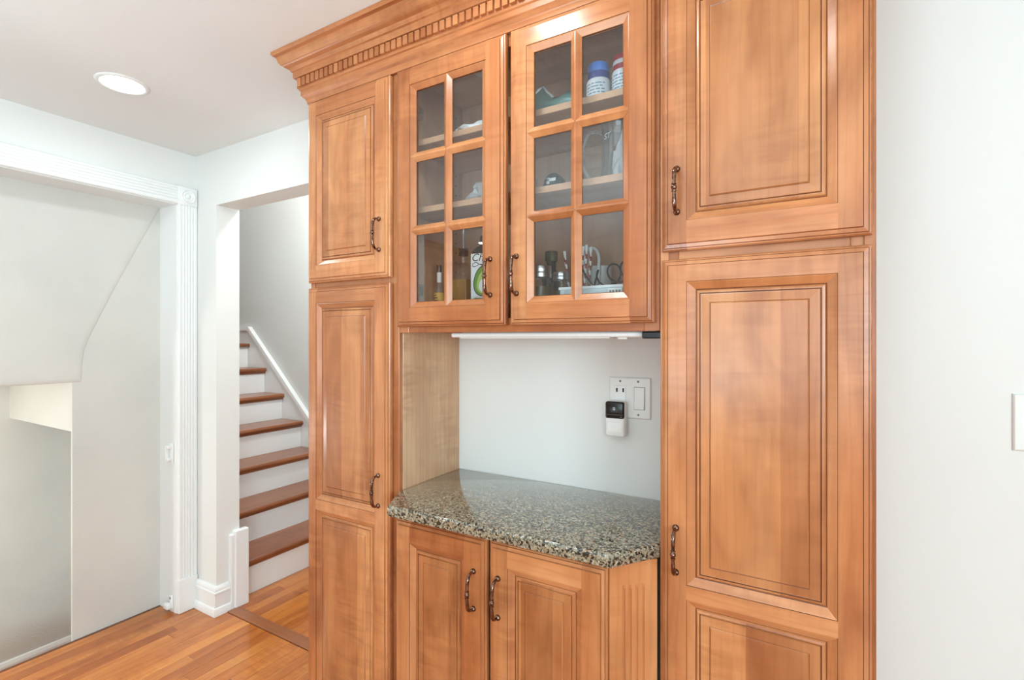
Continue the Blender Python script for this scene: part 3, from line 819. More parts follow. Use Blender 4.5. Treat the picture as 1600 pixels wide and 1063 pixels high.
# ---- granite counter
ct = MB()
poly = [(-0.958, 0.980), (-0.343, 0.980), (-0.2675, 1.078), (-0.2675, YB-0.001), (-1.0165, YB-0.001), (-1.0165, 1.078)]
poly = [(-0.955, 0.980), (-0.343, 0.984), (-0.2665, 1.0895), (-0.2665, YB-0.001), (-1.0175, YB-0.001), (-1.0175, 1.0875)]
def inner(d): 
    q = inset_poly(poly, d)
    return [(min(max(x, -1.0175), -0.2665), y) for x, y in q]
rg = [(0.005, 0.8835), (0.0015, 0.8855), (0.0, 0.889), (0.0, 0.905), (0.0008, 0.9095), (0.003, 0.9125), (0.007, 0.914)]
loft(ct, [(inner(i), z) for i, z in rg], lambda p, h: (p[0], p[1], h))
tag(ct.build('countertop', 'granite', org=(-0.64, 1.2, 0.8835), smooth=35), 'speckled tan and black granite counter with clipped front corners', 'countertop')

# ---- crown moulding with dentils
cr = empty('crown_moulding', (-0.64, 1.2, 2.128)); co_ = (-0.64, 1.2, 2.128)
tag(cr, 'stepped maple crown moulding with a dentil row above the cabinets', 'crown moulding')
CP = [(0.001, 2.1515), (0.001, 2.129), (0.008, 2.129), (0.0095, 2.138), (0.013, 2.1445), (0.019, 2.150), (0.0225, 2.154), (0.0225, 2.168), (0.026, 2.1705), (0.027, 2.174), (0.027, 2.206), (0.038, 2.207), (0.0395, 2.2115), (0.0395, 2.225), (0.044, 2.228), (0.046, 2.2325), (0.050, 2.237), (0.058, 2.240), (0.066, 2.2455), (0.0712, 2.253), (0.0735, 2.261), (0.0755, 2.268), (0.084, 2.272), (0.087, 2.2765), (0.087, 2.2842), (0.001, 2.2842)]
V = []; n = len(CP)
for p, z in CP: V += [(LX0-p, YB-0.002, z), (LX0-p, YF-p, z), (RX1+p, YF-p, z), (RX1+p, YB-0.002, z)]
F = [(4*i+k, 4*i+k+1, 4*((i+1) % n)+k+1, 4*((i+1) % n)+k) for i in range(n) for k in range(3)]
F += [tuple(4*i for i in range(n)), tuple(4*i+3 for i in range(n))]
MB().add(V, F).build('moulding', 'maple', cr, co_, 0, smooth=25)
pitch = 0.0217
x = LX0-0.027+0.004
dn = None
while x < RX1+0.02:
    if dn is None:
        dn = MB().bbox(-0.0079, 0.0079, -0.0088, 0.0, -0.0125, 0.0135, 0.0006, seg=1).build('dentil', 'maple', cr, (0,0,0), 0); o = dn
    else:
        o = dn.copy(); C.objects.link(o)
    o.location = (x+0.008-co_[0], YF-0.027-co_[1], 2.1915-co_[2]); x += pitch
y = YF-0.027+0.008
while y < YB-0.02:
    o = dn.copy(); C.objects.link(o); o.rotation_euler = (0, 0, R(-90)); o.location = (LX0-0.027-co_[0], y-co_[1], 2.1915-co_[2]); y += pitch

# ================================================================== FIXTURES
# ---- under-cabinet lamp
ul = empty('under_cabinet_light', (-0.6, 1.16, 1.3735)); uo = (-0.6, 1.16, 1.3735)
tag(ul, 'slim white light bar fixed beneath the glazed wall cabinet', 'light bar')
MB().bbox(-0.862, -0.315, 1.135, 1.215, 1.3605, 1.3735, 0.005, seg=3).build('housing', 'white_plastic', ul, uo, smooth=40)
MB().bbox(-0.840, -0.400, 1.148, 1.202, 1.3580, 1.3608, 0.001).build('diffuser', 'paper_white', ul, uo)
MB().bbox(-0.385, -0.362, 1.165, 1.175, 1.3555, 1.3606, 0.001).build('switch', 'white_plastic', ul, uo)
MB().bbox(-0.314, -0.2685, 1.118, 1.160, 1.357, 1.3735, 0.003).build('junction_box', 'black_plastic', ul, uo)

# ---- double wall plate with outlet and rocker switch
def plate(name, x0, x1, z0, z1, lab, cat):
    e = empty(name, ((x0+x1)/2, YB, z0)); tag(e, lab, cat); og = ((x0+x1)/2, YB, z0)
    mb = MB(); yb = YB-0.0005
    ring = lambda i, d: [(x0+i, yb-d, z0+i), (x1-i, yb-d, z0+i), (x1-i, yb-d, z1-i), (x0+i, yb-d, z1-i)]
    rr = [ring(0, 0), ring(0, 0.002), ring(0.0025, 0.0055), ring(0.005, 0.006)]
    for a, b in zip(rr, rr[1:]): mb.add(a+b, [(i, (i+1) % 4, 4+(i+1) % 4, 4+i) for i in range(4)])
    mb.add(rr[-1], [(0,1,2,3)]); mb.build('plate', 'plate_plastic', e, og)
    return e, og
def rocker(e, og, xc, zc):
    MB().bbox(xc-0.0154, xc+0.0154, YB-0.0085, YB-0.006, zc-0.0320, zc+0.0320, 0.0006).build('switch_frame', 'recess_grey', e, og)
    mb = MB()
    x0, x1 = xc-0.0135, xc+0.0135
    mb.add([(x0,YB-0.0085,zc-0.030),(x1,YB-0.0085,zc-0.030),(x1,YB-0.0125,zc-0.030),(x0,YB-0.0125,zc-0.030),(x0,YB-0.0095,zc+0.002),(x1,YB-0.0095,zc+0.002),(x0,YB-0.0098,zc+0.030),(x1,YB-0.0098,zc+0.030),(x0,YB-0.0085,zc+0.030),(x1,YB-0.0085,zc+0.030)],
           [(0,1,2,3),(3,2,5,4),(4,5,7,6),(6,7,9,8),(0,3,4,6,8),(1,9,7,5,2)])
    mb.build('rocker', 'white_plastic', e, og)
def screw(e, og, xc, zc, mat='screw_grey'):
    mb = MB().lathe([(0.0001, -0.0014), (0.002, -0.0012), (0.0032, 0.0)], (xc, YB-0.0064, zc), 12, axis='y')
    mb.box(xc-0.0024, xc+0.0024, YB-0.0082, YB-0.0076, zc-0.0004, zc+0.0004)
    mb.build('screw', mat, e, og, smooth=40)
dp, dog = plate('outlet_plate', -0.4835, -0.3635, 1.132, 1.248, 'white double wall plate with outlet and rocker switch above the counter', 'wall plate')
MB().bbox(-0.4665, -0.4335, YB-0.0085, YB-0.006, 1.157, 1.224, 0.001).build('outlet', 'white_plastic', dp, dog)
for xs in (-0.4590, -0.4405): MB().box(xs-0.0023, xs+0.0023, YB-0.0089, YB-0.0084, 1.2055, 1.2165).build('slot', 'dark_slot', dp, dog)
rocker(dp, dog, -0.3945, 1.190)
screw(dp, dog, -0.450, 1.2365); screw(dp, dog, -0.3985, 1.2365); screw(dp, dog, -0.398, 1.1435); screw(dp, dog, -0.450, 1.1435)
sp_, sog = plate('switch_plate', 0.367, 0.440, 1.130, 1.245, 'white rocker switch plate alone on the bare wall at far right', 'wall plate')
rocker(sp_, sog, 0.4035, 1.1875); screw(sp_, sog, 0.4035, 1.233, 'plate_plastic'); screw(sp_, sog, 0.4035, 1.142, 'plate_plastic')
# ---- plug-in device hanging from the outlet
ad = empty('plug_in_device', (-0.455, 1.365, 1.082)); ao = (-0.455, 1.365, 1.082)
tag(ad, 'black and white plug-in device hanging from the wall outlet', 'plug-in')
MB().bbox(-0.482, -0.427, 1.347, 1.3805, 1.083, 1.181, 0.0065, seg=3).build('body', 'white_plastic', ad, ao, smooth=50)
MB().bbox(-0.4815, -0.4275, 1.3448, 1.362, 1.133, 1.1812, 0.006, seg=3).build('black_front', 'black_plastic', ad, ao, smooth=50)
MB().bbox(-0.4752, -0.4338, 1.3462, 1.350, 1.097, 1.122, 0.0008).build('lens', 'paper_white', ad, ao)
pm = MB().box(-0.4585, -0.4515, 1.3442, 1.3449, 1.1642, 1.1652).box(-0.4585, -0.4515, 1.3442, 1.3449, 1.1612, 1.1622).box(-0.4585, -0.4515, 1.3442, 1.3449, 1.1582, 1.1592)
pm.build('emblem', 'paper_white', ad, ao)
MB().box(-0.479, -0.430, 1.3444, 1.3449, 1.1448, 1.1454).build('seam', 'ink_grey', ad, ao)
for xx in (-0.4765, -0.4360): MB().lathe([(0.0001, -0.0004), (0.0012, -0.0004), (0.0013, 0)], (xx, 1.3448, 1.1395), 10, axis='y').build('indicator', 'ink_grey', ad, ao)

# ---- recessed ceiling lamps
def recessed(loc):
    e = empty('recessed_light', loc)
    mb = MB().lathe([(0.064, 0.001), (0.0645, -0.004), (0.070, -0.006), (0.077, -0.005), (0.0815, -0.0015), (0.082, -0.0002)], (0,0,0), 40)
    mb.build('trim_ring', 'lamp_trim', e, smooth=60)
    MB().lathe([(0.0001, -0.0040), (0.03, -0.0038), (0.055, -0.003), (0.0645, -0.0015)], (0,0,0), 40).build('lens', 'lamp_lens', e, smooth=60)
    return e
can0 = tag(recessed((-2.14, 0.858, CEIL)), 'round lit recessed lamp in the ceiling near the stairwell opening', 'ceiling light', 'recessed ceiling lamps')
for cx, cy, lab in [(-0.62, 0.80, 'round lit recessed lamp in the ceiling right above the glazed cabinet'),
                    (-2.65, -1.87, 'round lit recessed lamp before the pantry, mirrored in the lower left pane'), (-0.8, -2.2, 'added recessed lamp, unseen, in mid kitchen behind the viewer')]:  # the mid-kitchen lamp is an invented extra, there for its light
    c = copy_tree(can0); c.location = (cx, cy, CEIL)
    tag(c, lab, 'ceiling light', 'recessed ceiling lamps')

# ---- safety-gate brackets on the jamb
def bracket(z, kind):
    og = (-2.72, 1.297, z); e = empty('gate_bracket', og)
    if kind == 0:
        MB().bbox(-2.738, -2.694, 1.289, 1.2965, z-0.050, z+0.050, 0.003).build('base_plate', 'white_plastic', e, og, smooth=40)
        MB().bbox(-2.732, -2.722, 1.270, 1.289, z-0.038, z+0.038, 0.003).build('arm', 'white_plastic', e, og, smooth=40)
        for q in (0.029, -0.029): MB().bbox(-2.722, -2.700, 1.272, 1.289, z+q-0.007, z+q+0.007, 0.003).build('clip', 'white_plastic', e, og, smooth=40)
    else:
        MB().bbox(-2.728, -2.698, 1.288, 1.2965, z-0.034, z+0.034, 0.004).build('base_plate', 'white_plastic', e, og, smooth=40)
        MB().bbox(-2.746, -2.702, 1.268, 1.289, z-0.033, z-0.004, 0.006).build('cup', 'white_plastic', e, og, smooth=40)
        MB().lathe([(0.0001, -0.003), (0.005, -0.002), (0.006, 0)], (-2.713, 1.288, z+0.018), 12, axis='y').build('screw', 'screw_grey', e, og)
    return e
tag(bracket(0.79, 0), 'small white gate bracket at mid height on the stairwell jamb', 'bracket', 'gate brackets')
tag(bracket(0.052, 1), 'small white gate cup near the floor on the stairwell jamb', 'bracket', 'gate brackets')

# ================================================================== THINGS IN THE GLAZED CABINET
SH0, SH1, SH2 = GZ0+0.0265, 1.7375, 1.9325
def cyl_text_lines(mb, cx, cy, r, rows, a0, a1, mi):
    for z, h, s0, s1 in rows:
        n = 8; st = a0+(a1-a0)*s0; en = a0+(a1-a0)*s1; V = []
        for k in range(n+1):
            a = st+(en-st)*k/n
            V += [(cx+r*math.cos(a), cy+r*math.sin(a), z), (cx+r*math.cos(a), cy+r*math.sin(a), z+h)]
        mb.add(V, [(2*k, 2*k+2, 2*k+3, 2*k+1) for k in range(n)], mi)
def pill_jar(x, y, z, r, h1, h2, cap, band, lab, twotone):
    og = (x, y, z); e = empty('supplement_jar', og); tag(e, lab, 'jar', 'supplement jars on the top shelf')
    MB().lathe([(0.0001, 0), (r*0.96, 0), (r, 0.003), (r, h1-0.006), (r*0.93, h1), (0.0001, h1)], og, 28).build('body', 'jar_white', e, og, smooth=40)
    MB().lathe([(r*0.90, h1+0.0002), (r*0.90, h1+(h2-h1)*0.45), (0.0001, h1+(h2-h1)*0.45)], og, 28).build('neck_band', band, e, og, smooth=40)
    c0 = h1+(h2-h1)*0.45
    MB().lathe([(r*0.86, c0+0.0002), (r*0.88, c0+0.002), (r*0.88, h2-0.003), (r*0.84, h2), (0.0001, h2)], og, 28).build('lid', cap, e, og, smooth=40)
    if twotone: MB().lathe([(r*0.89, c0-0.004), (r*0.905, c0-0.003), (r*0.905, c0+0.006), (r*0.89, c0+0.007)], og, 28).build('white_band', 'jar_white', e, og, smooth=40)
    mb = MB(); rows = []
    rnd = random.Random(int(r*1e5))
    zz = z+0.012
    while zz < z+h1-0.012:
        s = 0
        while s < 0.95:
            w = rnd.uniform(0.06, 0.28); rows.append((zz, 0.0028, s, min(1, s+w))); s += w+0.04
        zz += 0.0075
    cyl_text_lines(mb, x, y, r+0.0004, rows, R(190), R(320), 0)
    mb.build('label_print', 'ink_teal', e, og)
pill_jar(-0.437, 1.175, SH2, 0.0300, 0.058, 0.098, 'cap_blue', 'cap_navy', 'white supplement jar with blue lid on the top shelf', False)
pill_jar(-0.374, 1.178, SH2, 0.0290, 0.066, 0.103, 'cap_red', 'cap_red', 'white supplement jar with red lid on the top shelf', True)

def crumple(name, mats, c, sx, sy, sz, seed, lab, cat, sub=3, amp=0.35, edge=None):
    bm = bmesh.new(); bmesh.ops.create_icosphere(bm, subdivisions=sub, radius=1)
    V = []
    for v in bm.verts:
        p = v.co.copy(); q = p*2.3+Vector((seed, seed*1.7, 0))
        k = 1+amp*(noise.noise(q)*1.2+noise.noise(q*2.7)*0.6)
        p = p*k; z = max(p.z, -0.55)+0.55
        V.append((c[0]+p.x*sx, c[1]+p.y*sy, c[2]+z*sz))
    Fs = [[x.index for x in f.verts] for f in bm.faces]; bm.free()
    zt = max(p[2] for p in V)
    mb = MB()
    mb.v = V
    for f in Fs:
        mb.f.append(tuple(f)); zc = sum(V[i][2] for i in f)/3
        mb.m.append(1 if edge and zc > c[2]+(zt-c[2])*edge else 0)
    lo_ = min(p[2] for p in V)
    mb.v = [(p[0], p[1], p[2]-lo_+c[2]) for p in V]
    return tag(mb.build(name, mats, org=c), lab, cat)
crumple('folded_bag', ['bag_white'], (-0.800, 1.19, SH2+0.0005), 0.075, 0.045, 0.024, 3.1, 'white crumpled bag lying on the top shelf behind the left door', 'bag')
# green pouch with white folded edge
def pouch():
    og = (-0.565, 1.185, SH2); e = empty('folded_pouch', og); tag(e, 'dull green folded pouch with a white edge on the top shelf', 'pouch')
    xs = [-0.642, -0.625, -0.608, -0.594, -0.582, -0.566, -0.545, -0.520, -0.500]
    hs = [0.050, 0.070, 0.086, 0.088, 0.072, 0.056, 0.053, 0.062, 0.052]
    V = []; n = len(xs); rows = 5
    for x, h in zip(xs, hs):
        for j in range(rows+1):
            t = j/rows; bulge = 0.024*math.sin(math.pi*min(1, t*0.9+0.1))+0.004*math.sin(x*160+j*1.7)
            V.append((x, 1.185-bulge, SH2+0.0008+h*t))
        for j in range(rows+1):
            t = 1-j/rows; bulge = 0.024*math.sin(math.pi*min(1, t*0.9+0.1))+0.003*math.cos(x*140+j*1.3)
            V.append((x, 1.188+bulge, SH2+0.0008+h*t))
    m = 2*(rows+1)
    F = [(i*m+j, i*m+(j+1) % m, (i+1)*m+(j+1) % m, (i+1)*m+j) for i in range(n-1) for j in range(m)]
    F += [tuple(range(m)), tuple((n-1)*m+j for j in range(m-1, -1, -1))]
    MB().add(V, F).build('body', 'bag_green', e, og, smooth=50)
    MB().tube([(x, 1.1855, SH2+0.0008+h) for x, h in zip(xs[:6], hs[:6])], 0.0042, 6).build('folded_edge', 'bag_white', e, og, smooth=60)
pouch()
# puck lamp under the top
pk = MB().lathe([(0.0001, -0.012), (0.020, -0.012), (0.026, -0.008), (0.028, 0.0)], (-0.800, 1.205, GZ1-0.0165), 24)
tag(pk.build('puck_light', 'white_plastic', org=(-0.800, 1.205, GZ1-0.0165), smooth=40), 'small white puck light under the top of the glazed cabinet', 'puck light')

# middle shelf
crumple('plastic_wrap', ['crinkle_plastic'], (-0.805, 1.215, SH1+0.0005), 0.042, 0.034, 0.050, 8.3, 'crinkled clear plastic wrap on the middle shelf behind the left door', 'plastic wrap', amp=0.5)
def tumbler(x, y, z, r, h, name, lab, cat, mat='clear_glass'):
    mb = MB().lathe([(0.0001, 0.0), (r*0.86, 0.0), (r*0.88, 0.002), (r, h), (r-0.0016, h), (r*0.84, 0.006), (0.0001, 0.006)], (x, y, z), 24)
    return tag(mb.build(name, mat, org=(x, y, z), smooth=40), lab, cat)
tumbler(-0.612, 1.165, SH1+0.0005, 0.0105, 0.042, 'shot_glass', 'tiny clear shot glass on the middle shelf behind the right door', 'glass')
def clip():
    og = (-0.558, 1.175, SH1); e = empty('black_clip', og); tag(e, 'small black clip with a white mark on the middle shelf', 'clip')
    mb = MB(); pts = []
    for k in range(9):
        a = math.pi*k/8; pts.append((-0.558+0.026*math.cos(a), SH1+0.0006+0.016+0.030*math.sin(a)**0.8 if k not in (0, 8) else SH1+0.016))
    pts += [(-0.582, SH1+0.0006), (-0.534, SH1+0.0006)]
    mb.prism(pts, 'y', 1.165, 1.190); mb.build('body', 'black_plastic', e, og, smooth=50)
    MB().bbox(-0.575, -0.549, 1.1638, 1.1655, SH1+0.026, SH1+0.034, 0.0006).bbox(-0.575, -0.567, 1.1638, 1.1655, SH1+0.020, SH1+0.036, 0.0006).build('white_mark', 'paper_white', e, og)
clip()
def pitcher():
    x, y, z = -0.398, 1.225, SH1+0.0006; og = (x, y, z); e = empty('glass_pitcher', og); tag(e, 'clear glass pitcher with looped handle and small logo on the middle shelf', 'pitcher')
    r = 0.047
    MB().lathe([(0.0001, 0.0), (r*1.12, 0.0), (r*1.16, 0.006), (r*1.10, 0.018), (r*0.98, 0.05), (r*0.95, 0.12), (r*1.0, 0.158), (r*1.03, 0.160), (r*0.97, 0.157), (r*0.91, 0.12), (r*0.94, 0.05), (r*1.04, 0.018), (0.0001, 0.010)], og, 32).build('body', 'clear_glass', e, og, smooth=50)
    MB().tube([(x-r*1.0, y-0.004, z+0.142), (x-r*1.35, y-0.008, z+0.150), (x-r*1.75, y-0.010, z+0.146), (x-r*2.02, y-0.012, z+0.120), (x-r*2.08, y-0.012, z+0.090), (x-r*1.98, y-0.012, z+0.058), (x-r*1.65, y-0.010, z+0.032), (x-r*1.2, y-0.006, z+0.020)],
              [0.007, 0.006, 0.006, 0.0065, 0.0065, 0.006, 0.006, 0.008], 12).build('handle', 'clear_glass', e, og, smooth=60)
    mtx = Matrix.Translation((-0.020, -0.0432, 0.118)) @ Matrix.Rotation(R(-25), 4, 'Z') @ Matrix.Rotation(R(90), 4, 'X')
    text_obj('ST', 0.020, 'paper_white', e, mtx, 0.0003, 0.25, 'logo')
pitcher()
crumple('foil_cup', ['crinkle_plastic'], (-0.372, 1.158, SH1+0.0005), 0.022, 0.018, 0.058, 5.2, 'crumpled silvery foil cup in front of the glass pitcher', 'foil', amp=0.45)

# bottom of the cabinet: left door
def small_bottle():
    x, y, z = -0.955, 1.20, SH0; og = (x, y, z); e = empty('sauce_bottle', og); tag(e, 'small slim bottle with yellow label behind the lower left pane', 'bottle')
    MB().lathe([(0.0001, 0), (0.0155, 0), (0.0165, 0.003), (0.0165, 0.095), (0.010, 0.115), (0.0065, 0.125), (0.0065, 0.165), (0.0001, 0.166)], og, 20).build('body', 'clear_glass', e, og, smooth=40)
    MB().lathe([(0.0168, 0.020), (0.0171, 0.021), (0.0171, 0.094), (0.0168, 0.095)], og, 20).build('label', 'label_yellow', e, og, smooth=40)
    mb = MB(); cyl_text_lines(mb, x, y, 0.0173, [(z+0.078, 0.003, 0.2, 0.8), (z+0.086, 0.002, 0.3, 0.7), (z+0.070, 0.002, 0.1, 0.9)], R(215), R(310), 0); mb.build('label_print', 'ink_black', e, og)
    MB().lathe([(0.0075, 0.158), (0.008, 0.160), (0.008, 0.180), (0.0001, 0.181)], og, 16).build('cap', 'black_plastic', e, og, smooth=40)
    MB().lathe([(0.0068, 0.127), (0.0071, 0.128), (0.0071, 0.157), (0.0068, 0.1575)], og, 16).build('neck_seal', 'paper_white', e, og, smooth=40)
small_bottle()
def oil_decanter():
    x, y, z = -0.868, 1.205, SH0; og = (x, y, z); e = empty('oil_decanter', og); tag(e, 'square glass decanter of brown oil with a steel pourer', 'decanter')
    def sq(h, k, r=0.006): 
        pts = []
        for cx, cy, a0 in ((1,1,0), (-1,1,90), (-1,-1,180), (1,-1,270)):
            for j in range(3):
                a = R(a0+45*j); pts.append((x+cx*(h-r)+r*math.cos(a), y+cy*(h-r)+r*math.sin(a)))
        return pts
    mb = MB()
    loft(mb, [(sq(0.034,1), z), (sq(0.036,1), z+0.004), (sq(0.036,1), z+0.155), (sq(0.032,1,.01), z+0.168), (sq(0.020,1,.012), z+0.176), (sq(0.0125,1,.0124), z+0.180), (sq(0.0115,1,.0114), z+0.200)], lambda p, h: (p[0], p[1], h))
    mb.build('body', 'bottle_glass', e, og, smooth=40)
    mb = MB(); loft(mb, [(sq(0.0325,1), z+0.006), (sq(0.0330,1), z+0.009), (sq(0.0330,1), z+0.128)], lambda p, h: (p[0], p[1], h)); mb.build('oil', 'oil_liquid', e, og, smooth=40)
    pr = [(0.0001, 0.200)]
    for i in range(4): pr += [(0.0105, 0.2005+i*0.006), (0.0145, 0.202+i*0.006), (0.0145, 0.204+i*0.006), (0.0105, 0.2055+i*0.006)]
    pr += [(0.0001, 0.225)]
    MB().lathe(pr, og, 20).build('stopper', 'black_plastic', e, og, smooth=30)
    MB().tube([(x, y, z+0.224), (x, y, z+0.26), (x+0.002, y-0.002, z+0.285), (x+0.004, y-0.005, z+0.300)], [0.0035, 0.0032, 0.003, 0.0028], 10).build('spout', 'steel', e, og, smooth=50)
oil_decanter()
def avocado_bottle():
    x, y, z = -0.783, 1.195, SH0; og = (x, y, z); e = empty('oil_bottle', og); tag(e, 'black oil bottle with white and green avocado label by the door handle', 'bottle')
    xf = Matrix.Translation((x, y, z)) @ Matrix.Rotation(R(14), 4, 'Z')
    def rr(hx, hy, r):
        pts = []
        for cx, cy, a0 in ((1,1,0), (-1,1,90), (-1,-1,180), (1,-1,270)):
            for j in range(4):
                a = R(a0+30*j); pts.append((cx*(hx-r)+r*math.cos(a), cy*(hy-r)+r*math.sin(a)))
        return pts
    T = lambda p, h: tuple(xf @ Vector((p[0], p[1], h)))
    mb = MB(); loft(mb, [(rr(.034,.024,.008), 0), (rr(.036,.026,.008), .004), (rr(.036,.026,.008), .196), (rr(.033,.024,.010), .207), (rr(.024,.019,.014), .218), (rr(.0165,.0165,.0164), .222)], T); mb.build('body', 'black_plastic', e, og, smooth=45)
    mb = MB(); loft(mb, [(rr(.0170,.0170,.0168), .2222), (rr(.0175,.0175,.0173), .224), (rr(.0175,.0175,.0173), .246), (rr(.015,.015,.0148), .249)], T); mb.build('cap', 'black_plastic', e, og, smooth=45)
    lb = MB().box(-.0350, .0350, -.0268, -.0262, .010, .196); lbo = lb.build('label', 'paper_white', e, og, xf=xf)
    def ell(cx, cz, rx, rz, dep, mat, nm, egg=0.0):
        n = 28; pts = []
        for k in range(n):
            a = 2*math.pi*k/n; s = 1-egg*math.sin(a)
            pts.append((cx+rx*math.cos(a)*s, cz+rz*math.sin(a)))
        MB().prism(pts, 'y', -.0268-dep, -.0267).build(nm, mat, lbo, og, xf=xf)
    ell(0.000, .118, .0275, .043, .0003, 'avocado_dark', 'print', 0.22)
    ell(0.000, .118, .0245, .0395, .0006, 'avocado_green', 'print', 0.22)
    ell(0.002, .114, .0190, .0310, .0009, 'avocado_light', 'print', 0.22)
    ell(0.003, .106, .0140, .0190, .0012, 'paper_white', 'print', 0.15)
    leaf = [(-.022,.172),(-.030,.168),(-.031,.160),(-.024,.158),(-.016,.161),(-.010,.166),(-.015,.171)]
    MB().prism(leaf, 'y', -.0271, -.0267).build('print', 'ink_black', lbo, og, xf=xf)
    MB().prism([(c[0]*.8-.0045, (c[1]-.165)*.7+.165) for c in leaf], 'y', -.0273, -.0267).build('print', 'paper_white', lbo, og, xf=xf)
    MB().prism([(-.012,.165),(-.004,.163),(0,.158),(.001,.163),(-.003,.167)], 'y', -.0271, -.0267).build('print', 'ink_black', lbo, og, xf=xf)
    gp = [(-.032,.012),(.032,.012),(.032,.062),(.026,.068),(-.024,.072),(-.031,.064)]
    MB().prism(gp, 'y', -.0271, -.0267).build('print', 'avocado_green', lbo, og, xf=xf)
    M0 = Matrix.Translation((-x, -y, -z)) if False else Matrix.Identity(4)
    rot = Matrix.Rotation(R(14), 4, 'Z')
    text_obj('Cho', 0.030, 'ink_black', lbo, rot @ Matrix.Translation((-0.008, -0.0270, 0.184)) @ Matrix.Rotation(R(90), 4, 'X'), 0.0003, 0.3)
    text_obj('AVOC', 0.017, 'paper_white', lbo, rot @ Matrix.Translation((-0.004, -0.0273, 0.045)) @ Matrix.Rotation(R(90), 4, 'X'), 0.0003)
avocado_bottle()

# bottom of the cabinet: right door
def lid_jar(x, y, r, h, lid_h, lab, fill, grp):
    z = SH0; og = (x, y, z); e = empty('lidded_jar', og); tag(e, lab, 'jar', grp)
    MB().lathe([(0.0001, 0), (r*0.94, 0), (r, 0.004), (r, h-0.018), (r*0.9, h-0.008), (r*0.86, h)], og, 28).build('glass_body', 'bottle_glass', e, og, smooth=40)
    MB().lathe([(0.0001, 0.003), (r*0.92, 0.003), (r*0.95, 0.006), (r*0.95, (h-0.02)*fill), (0.0001, (h-0.02)*fill)], og, 28).build('contents', 'olive_contents', e, og, smooth=40)
    MB().lathe([(r*0.90, h-0.001), (r*0.95, h), (r*0.95, h+lid_h*0.35), (r*0.92, h+lid_h*0.4), (r*0.95, h+lid_h*0.5), (r*0.95, h+lid_h-0.002), (r*0.92, h+lid_h), (0.0001, h+lid_h)], og, 28).build('lid', 'lid_silver', e, og, smooth=30)
lid_jar(-0.606, 1.185, 0.0335, 0.118, 0.030, 'larger preserving jar with silver lid at the lower left of the right door', 0.95, 'preserving jars in the glazed cabinet')
lid_jar(-0.577, 1.255, 0.0230, 0.118, 0.020, 'smaller preserving jar with silver lid, right of the larger jar', 0.9, 'preserving jars in the glazed cabinet')
def capped_bottle():
    x, y, z = -0.634, 1.315, SH0; og = (x, y, z); e = empty('dark_bottle', og); tag(e, 'dark bottle with olive green cap behind the preserving jars', 'bottle')
    MB().lathe([(0.0001, 0), (0.026, 0), (0.027, 0.004), (0.027, 0.125), (0.018, 0.150), (0.014, 0.158), (0.014, 0.182), (0.0001, 0.182)], og, 20).build('body', 'black_plastic', e, og, smooth=40)
    MB().lathe([(0.0185, 0.181), (0.019, 0.183), (0.019, 0.207), (0.0175, 0.210), (0.0001, 0.210)], og, 20).build('cap', 'cap_olive', e, og, smooth=40)
capped_bottle()
def tray():
    og = (-0.425, 1.185, SH0); e = empty('storage_tray', og); tag(e, 'pale white storage tray with a printed tag behind the lower right pane', 'tray')
    x0, x1, y0, y1, z0, z1 = -0.520, -0.318, 1.130, 1.235, SH0+0.0005, SH0+0.083
    mb = MB().box(x0, x1, y0, y1, z0, z0+0.003)
    mb.box(x0, x1, y0, y0+0.003, z0+0.003, z1).box(x0, x1, y1-0.003, y1, z0+0.003, z1).box(x0, x0+0.003, y0+0.003, y1-0.003, z0+0.003, z1).box(x1-0.003, x1, y0+0.003, y1-0.003, z0+0.003, z1)
    mb.build('body', 'tray_pale', e, og)
    MB().box(x0-0.003, x1+0.003, y0-0.003, y0, z1-0.006, z1).box(x0-0.003, x1+0.003, y1, y1+0.003, z1-0.006, z1).build('rim', 'paper_white', e, og)
    t = MB().bbox(-0.396, -0.362, y0-0.0045, y0-0.003, z1-0.030, z1-0.008, 0.0004).build('tag', 'paper_white', e, og)
    pr = MB()
    for xx in (-0.392, -0.385, -0.377, -0.370): pr.box(xx, xx+0.0045, y0-0.0049, y0-0.0044, z1-0.023, z1-0.013)
    pr.build('print', 'ink_grey', t, og)
tray()
def striped_stick(p, q, lab, i):
    e = empty('striped_stick', p); tag(e, lab, 'stick', 'red and white sticks in the glazed cabinet')
    P, Q = Vector(p), Vector(q); n = 30
    pts = [P.lerp(Q, k/n) for k in range(n+1)]
    mb = MB(); mb.tube(pts, 0.0033, 8)
    for fi in range(len(mb.f)-2): 
        ring, side = divmod(fi, 8)
        if (ring+side // 2) % 4 < 2: mb.m[fi] = 1
    mb.build('shaft', ['paper_white', 'straw_red'], e, p, smooth=60)
    d = (Q-P).normalized()
    MB().tube([Q, Q+d*0.006, Q+d*0.012], [0.0036, 0.0046, 0.0038], 8).build('tip', 'paper_white', e, p, smooth=60)
striped_stick((-0.556, 1.292, SH0+0.001), (-0.578, 1.287, SH0+0.19), 'red and white striped stick leaning left beside the vertical muntin', 0)
striped_stick((-0.527, 1.262, SH0+0.001), (-0.516, 1.268, SH0+0.195), 'red and white striped stick standing against the mug, leftmost of three', 1)
striped_stick((-0.513, 1.255, SH0+0.001), (-0.506, 1.268, SH0+0.198), 'red and white striped stick standing against the mug, middle of three', 2)
striped_stick((-0.498, 1.252, SH0+0.001), (-0.494, 1.270, SH0+0.190), 'red and white striped stick standing against the mug, rightmost of three', 3)
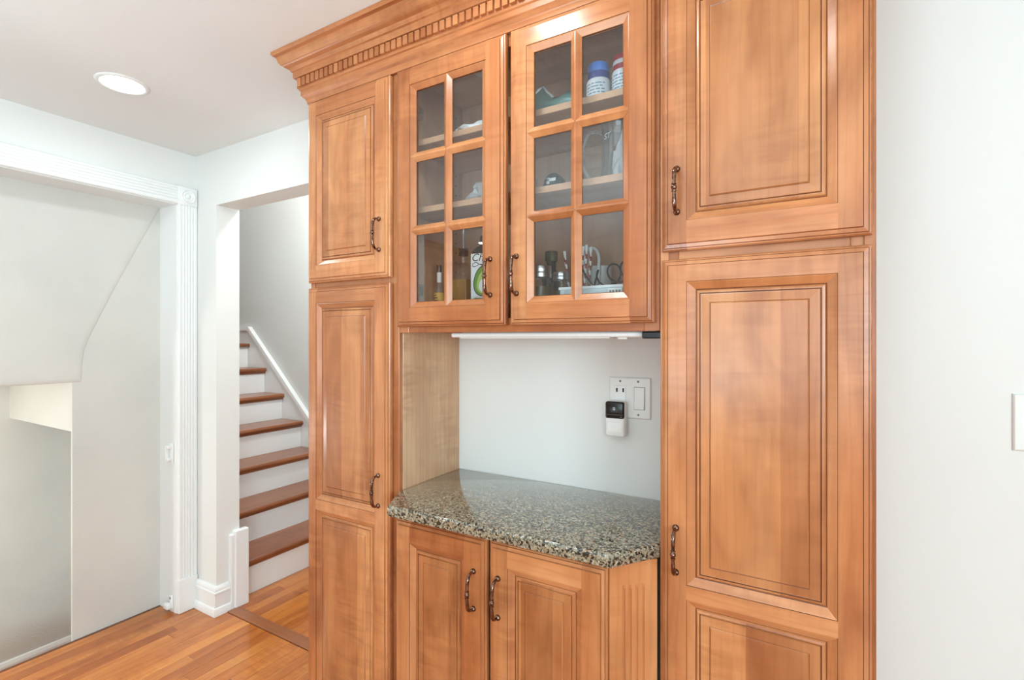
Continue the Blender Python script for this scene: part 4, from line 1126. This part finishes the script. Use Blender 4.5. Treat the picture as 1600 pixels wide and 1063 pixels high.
def mug():
    x, y, z = -0.492, 1.338, SH0; og = (x, y, z); e = empty('white_mug', og); tag(e, 'white mug with a tall looped handle behind the storage tray', 'mug')
    MB().lathe([(0.0001, 0), (0.027, 0), (0.030, 0.004), (0.0325, 0.155), (0.031, 0.158), (0.0295, 0.155), (0.027, 0.008), (0.0001, 0.008)], og, 26).build('body', 'ceramic_white', e, og, smooth=40)
    pts = []
    for k in range(11):
        a = R(200-22*k); pts.append((x-0.012+0.021*math.cos(a), y-0.034, z+0.172+0.036*math.sin(a)))
    pts = [(x-0.030, y-0.0345, z+0.10)]+pts+[(x+0.008, y-0.0345, z+0.12), (x-0.006, y-0.0345, z+0.085)]
    MB().tube(pts, 0.0048, 8).build('loop_handle', 'ceramic_white', e, og, smooth=60)
mug()
cb = []
for k in range(90):
    t = k/89
    a = t*2*math.pi*2.3
    cb.append((-0.455+t*0.075+0.024*math.cos(a+2.2), 1.260+0.006*math.sin(a*0.7), SH0+0.118+0.018*t+0.026*math.sin(a+2.2)))
cb = [(-0.515, 1.2455, SH0+0.150), (-0.500, 1.2465, SH0+0.125), (-0.485, 1.2475, SH0+0.103), (-0.478, 1.252, SH0+0.095)]+cb+[(-0.37, 1.275, SH0+0.06), (-0.365, 1.275, SH0+0.004)]
tag(MB().tube(cb, 0.0026, 6).build('coiled_cable', 'cable_black', org=(-0.44, 1.27, SH0), smooth=60), 'thin black cable looped behind the storage tray', 'cable')

# ================================================================== kitchen run behind the viewer (seen mirrored in the panes)
rk = empty('pantry_cabinet', (0, 0, 0))
tag(rk, 'maple pantry cabinet run with crown, mirrored faintly in the lower panes', 'cabinet')
z3 = (0, 0, 0)
MB().box(0, 2.3, 0.02, 0.38, 0.0, 2.15).build('body', 'maple', rk, z3)
for i in range(5):
    panel_door(rk, z3, 0.01+i*0.458, 0.455+i*0.458, 1.45, 2.12, 0.0, 0.055, 0.055, 0.055, 0.055)
    panel_door(rk, z3, 0.01+i*0.458, 0.455+i*0.458, 0.12, 1.43, 0.0, 0.055, 0.055, 0.055, 0.055)
V = []
for p, z in CP: V += [(-p, 0.38, z), (-p, 0.02-p, z), (2.3+p, 0.02-p, z), (2.3+p, 0.38, z)]
MB().add(V, F).build('crown', 'maple', rk, z3, 0, smooth=25)
rk.rotation_euler = (0, 0, R(90)); rk.location = (-3.10, -3.385, 0)
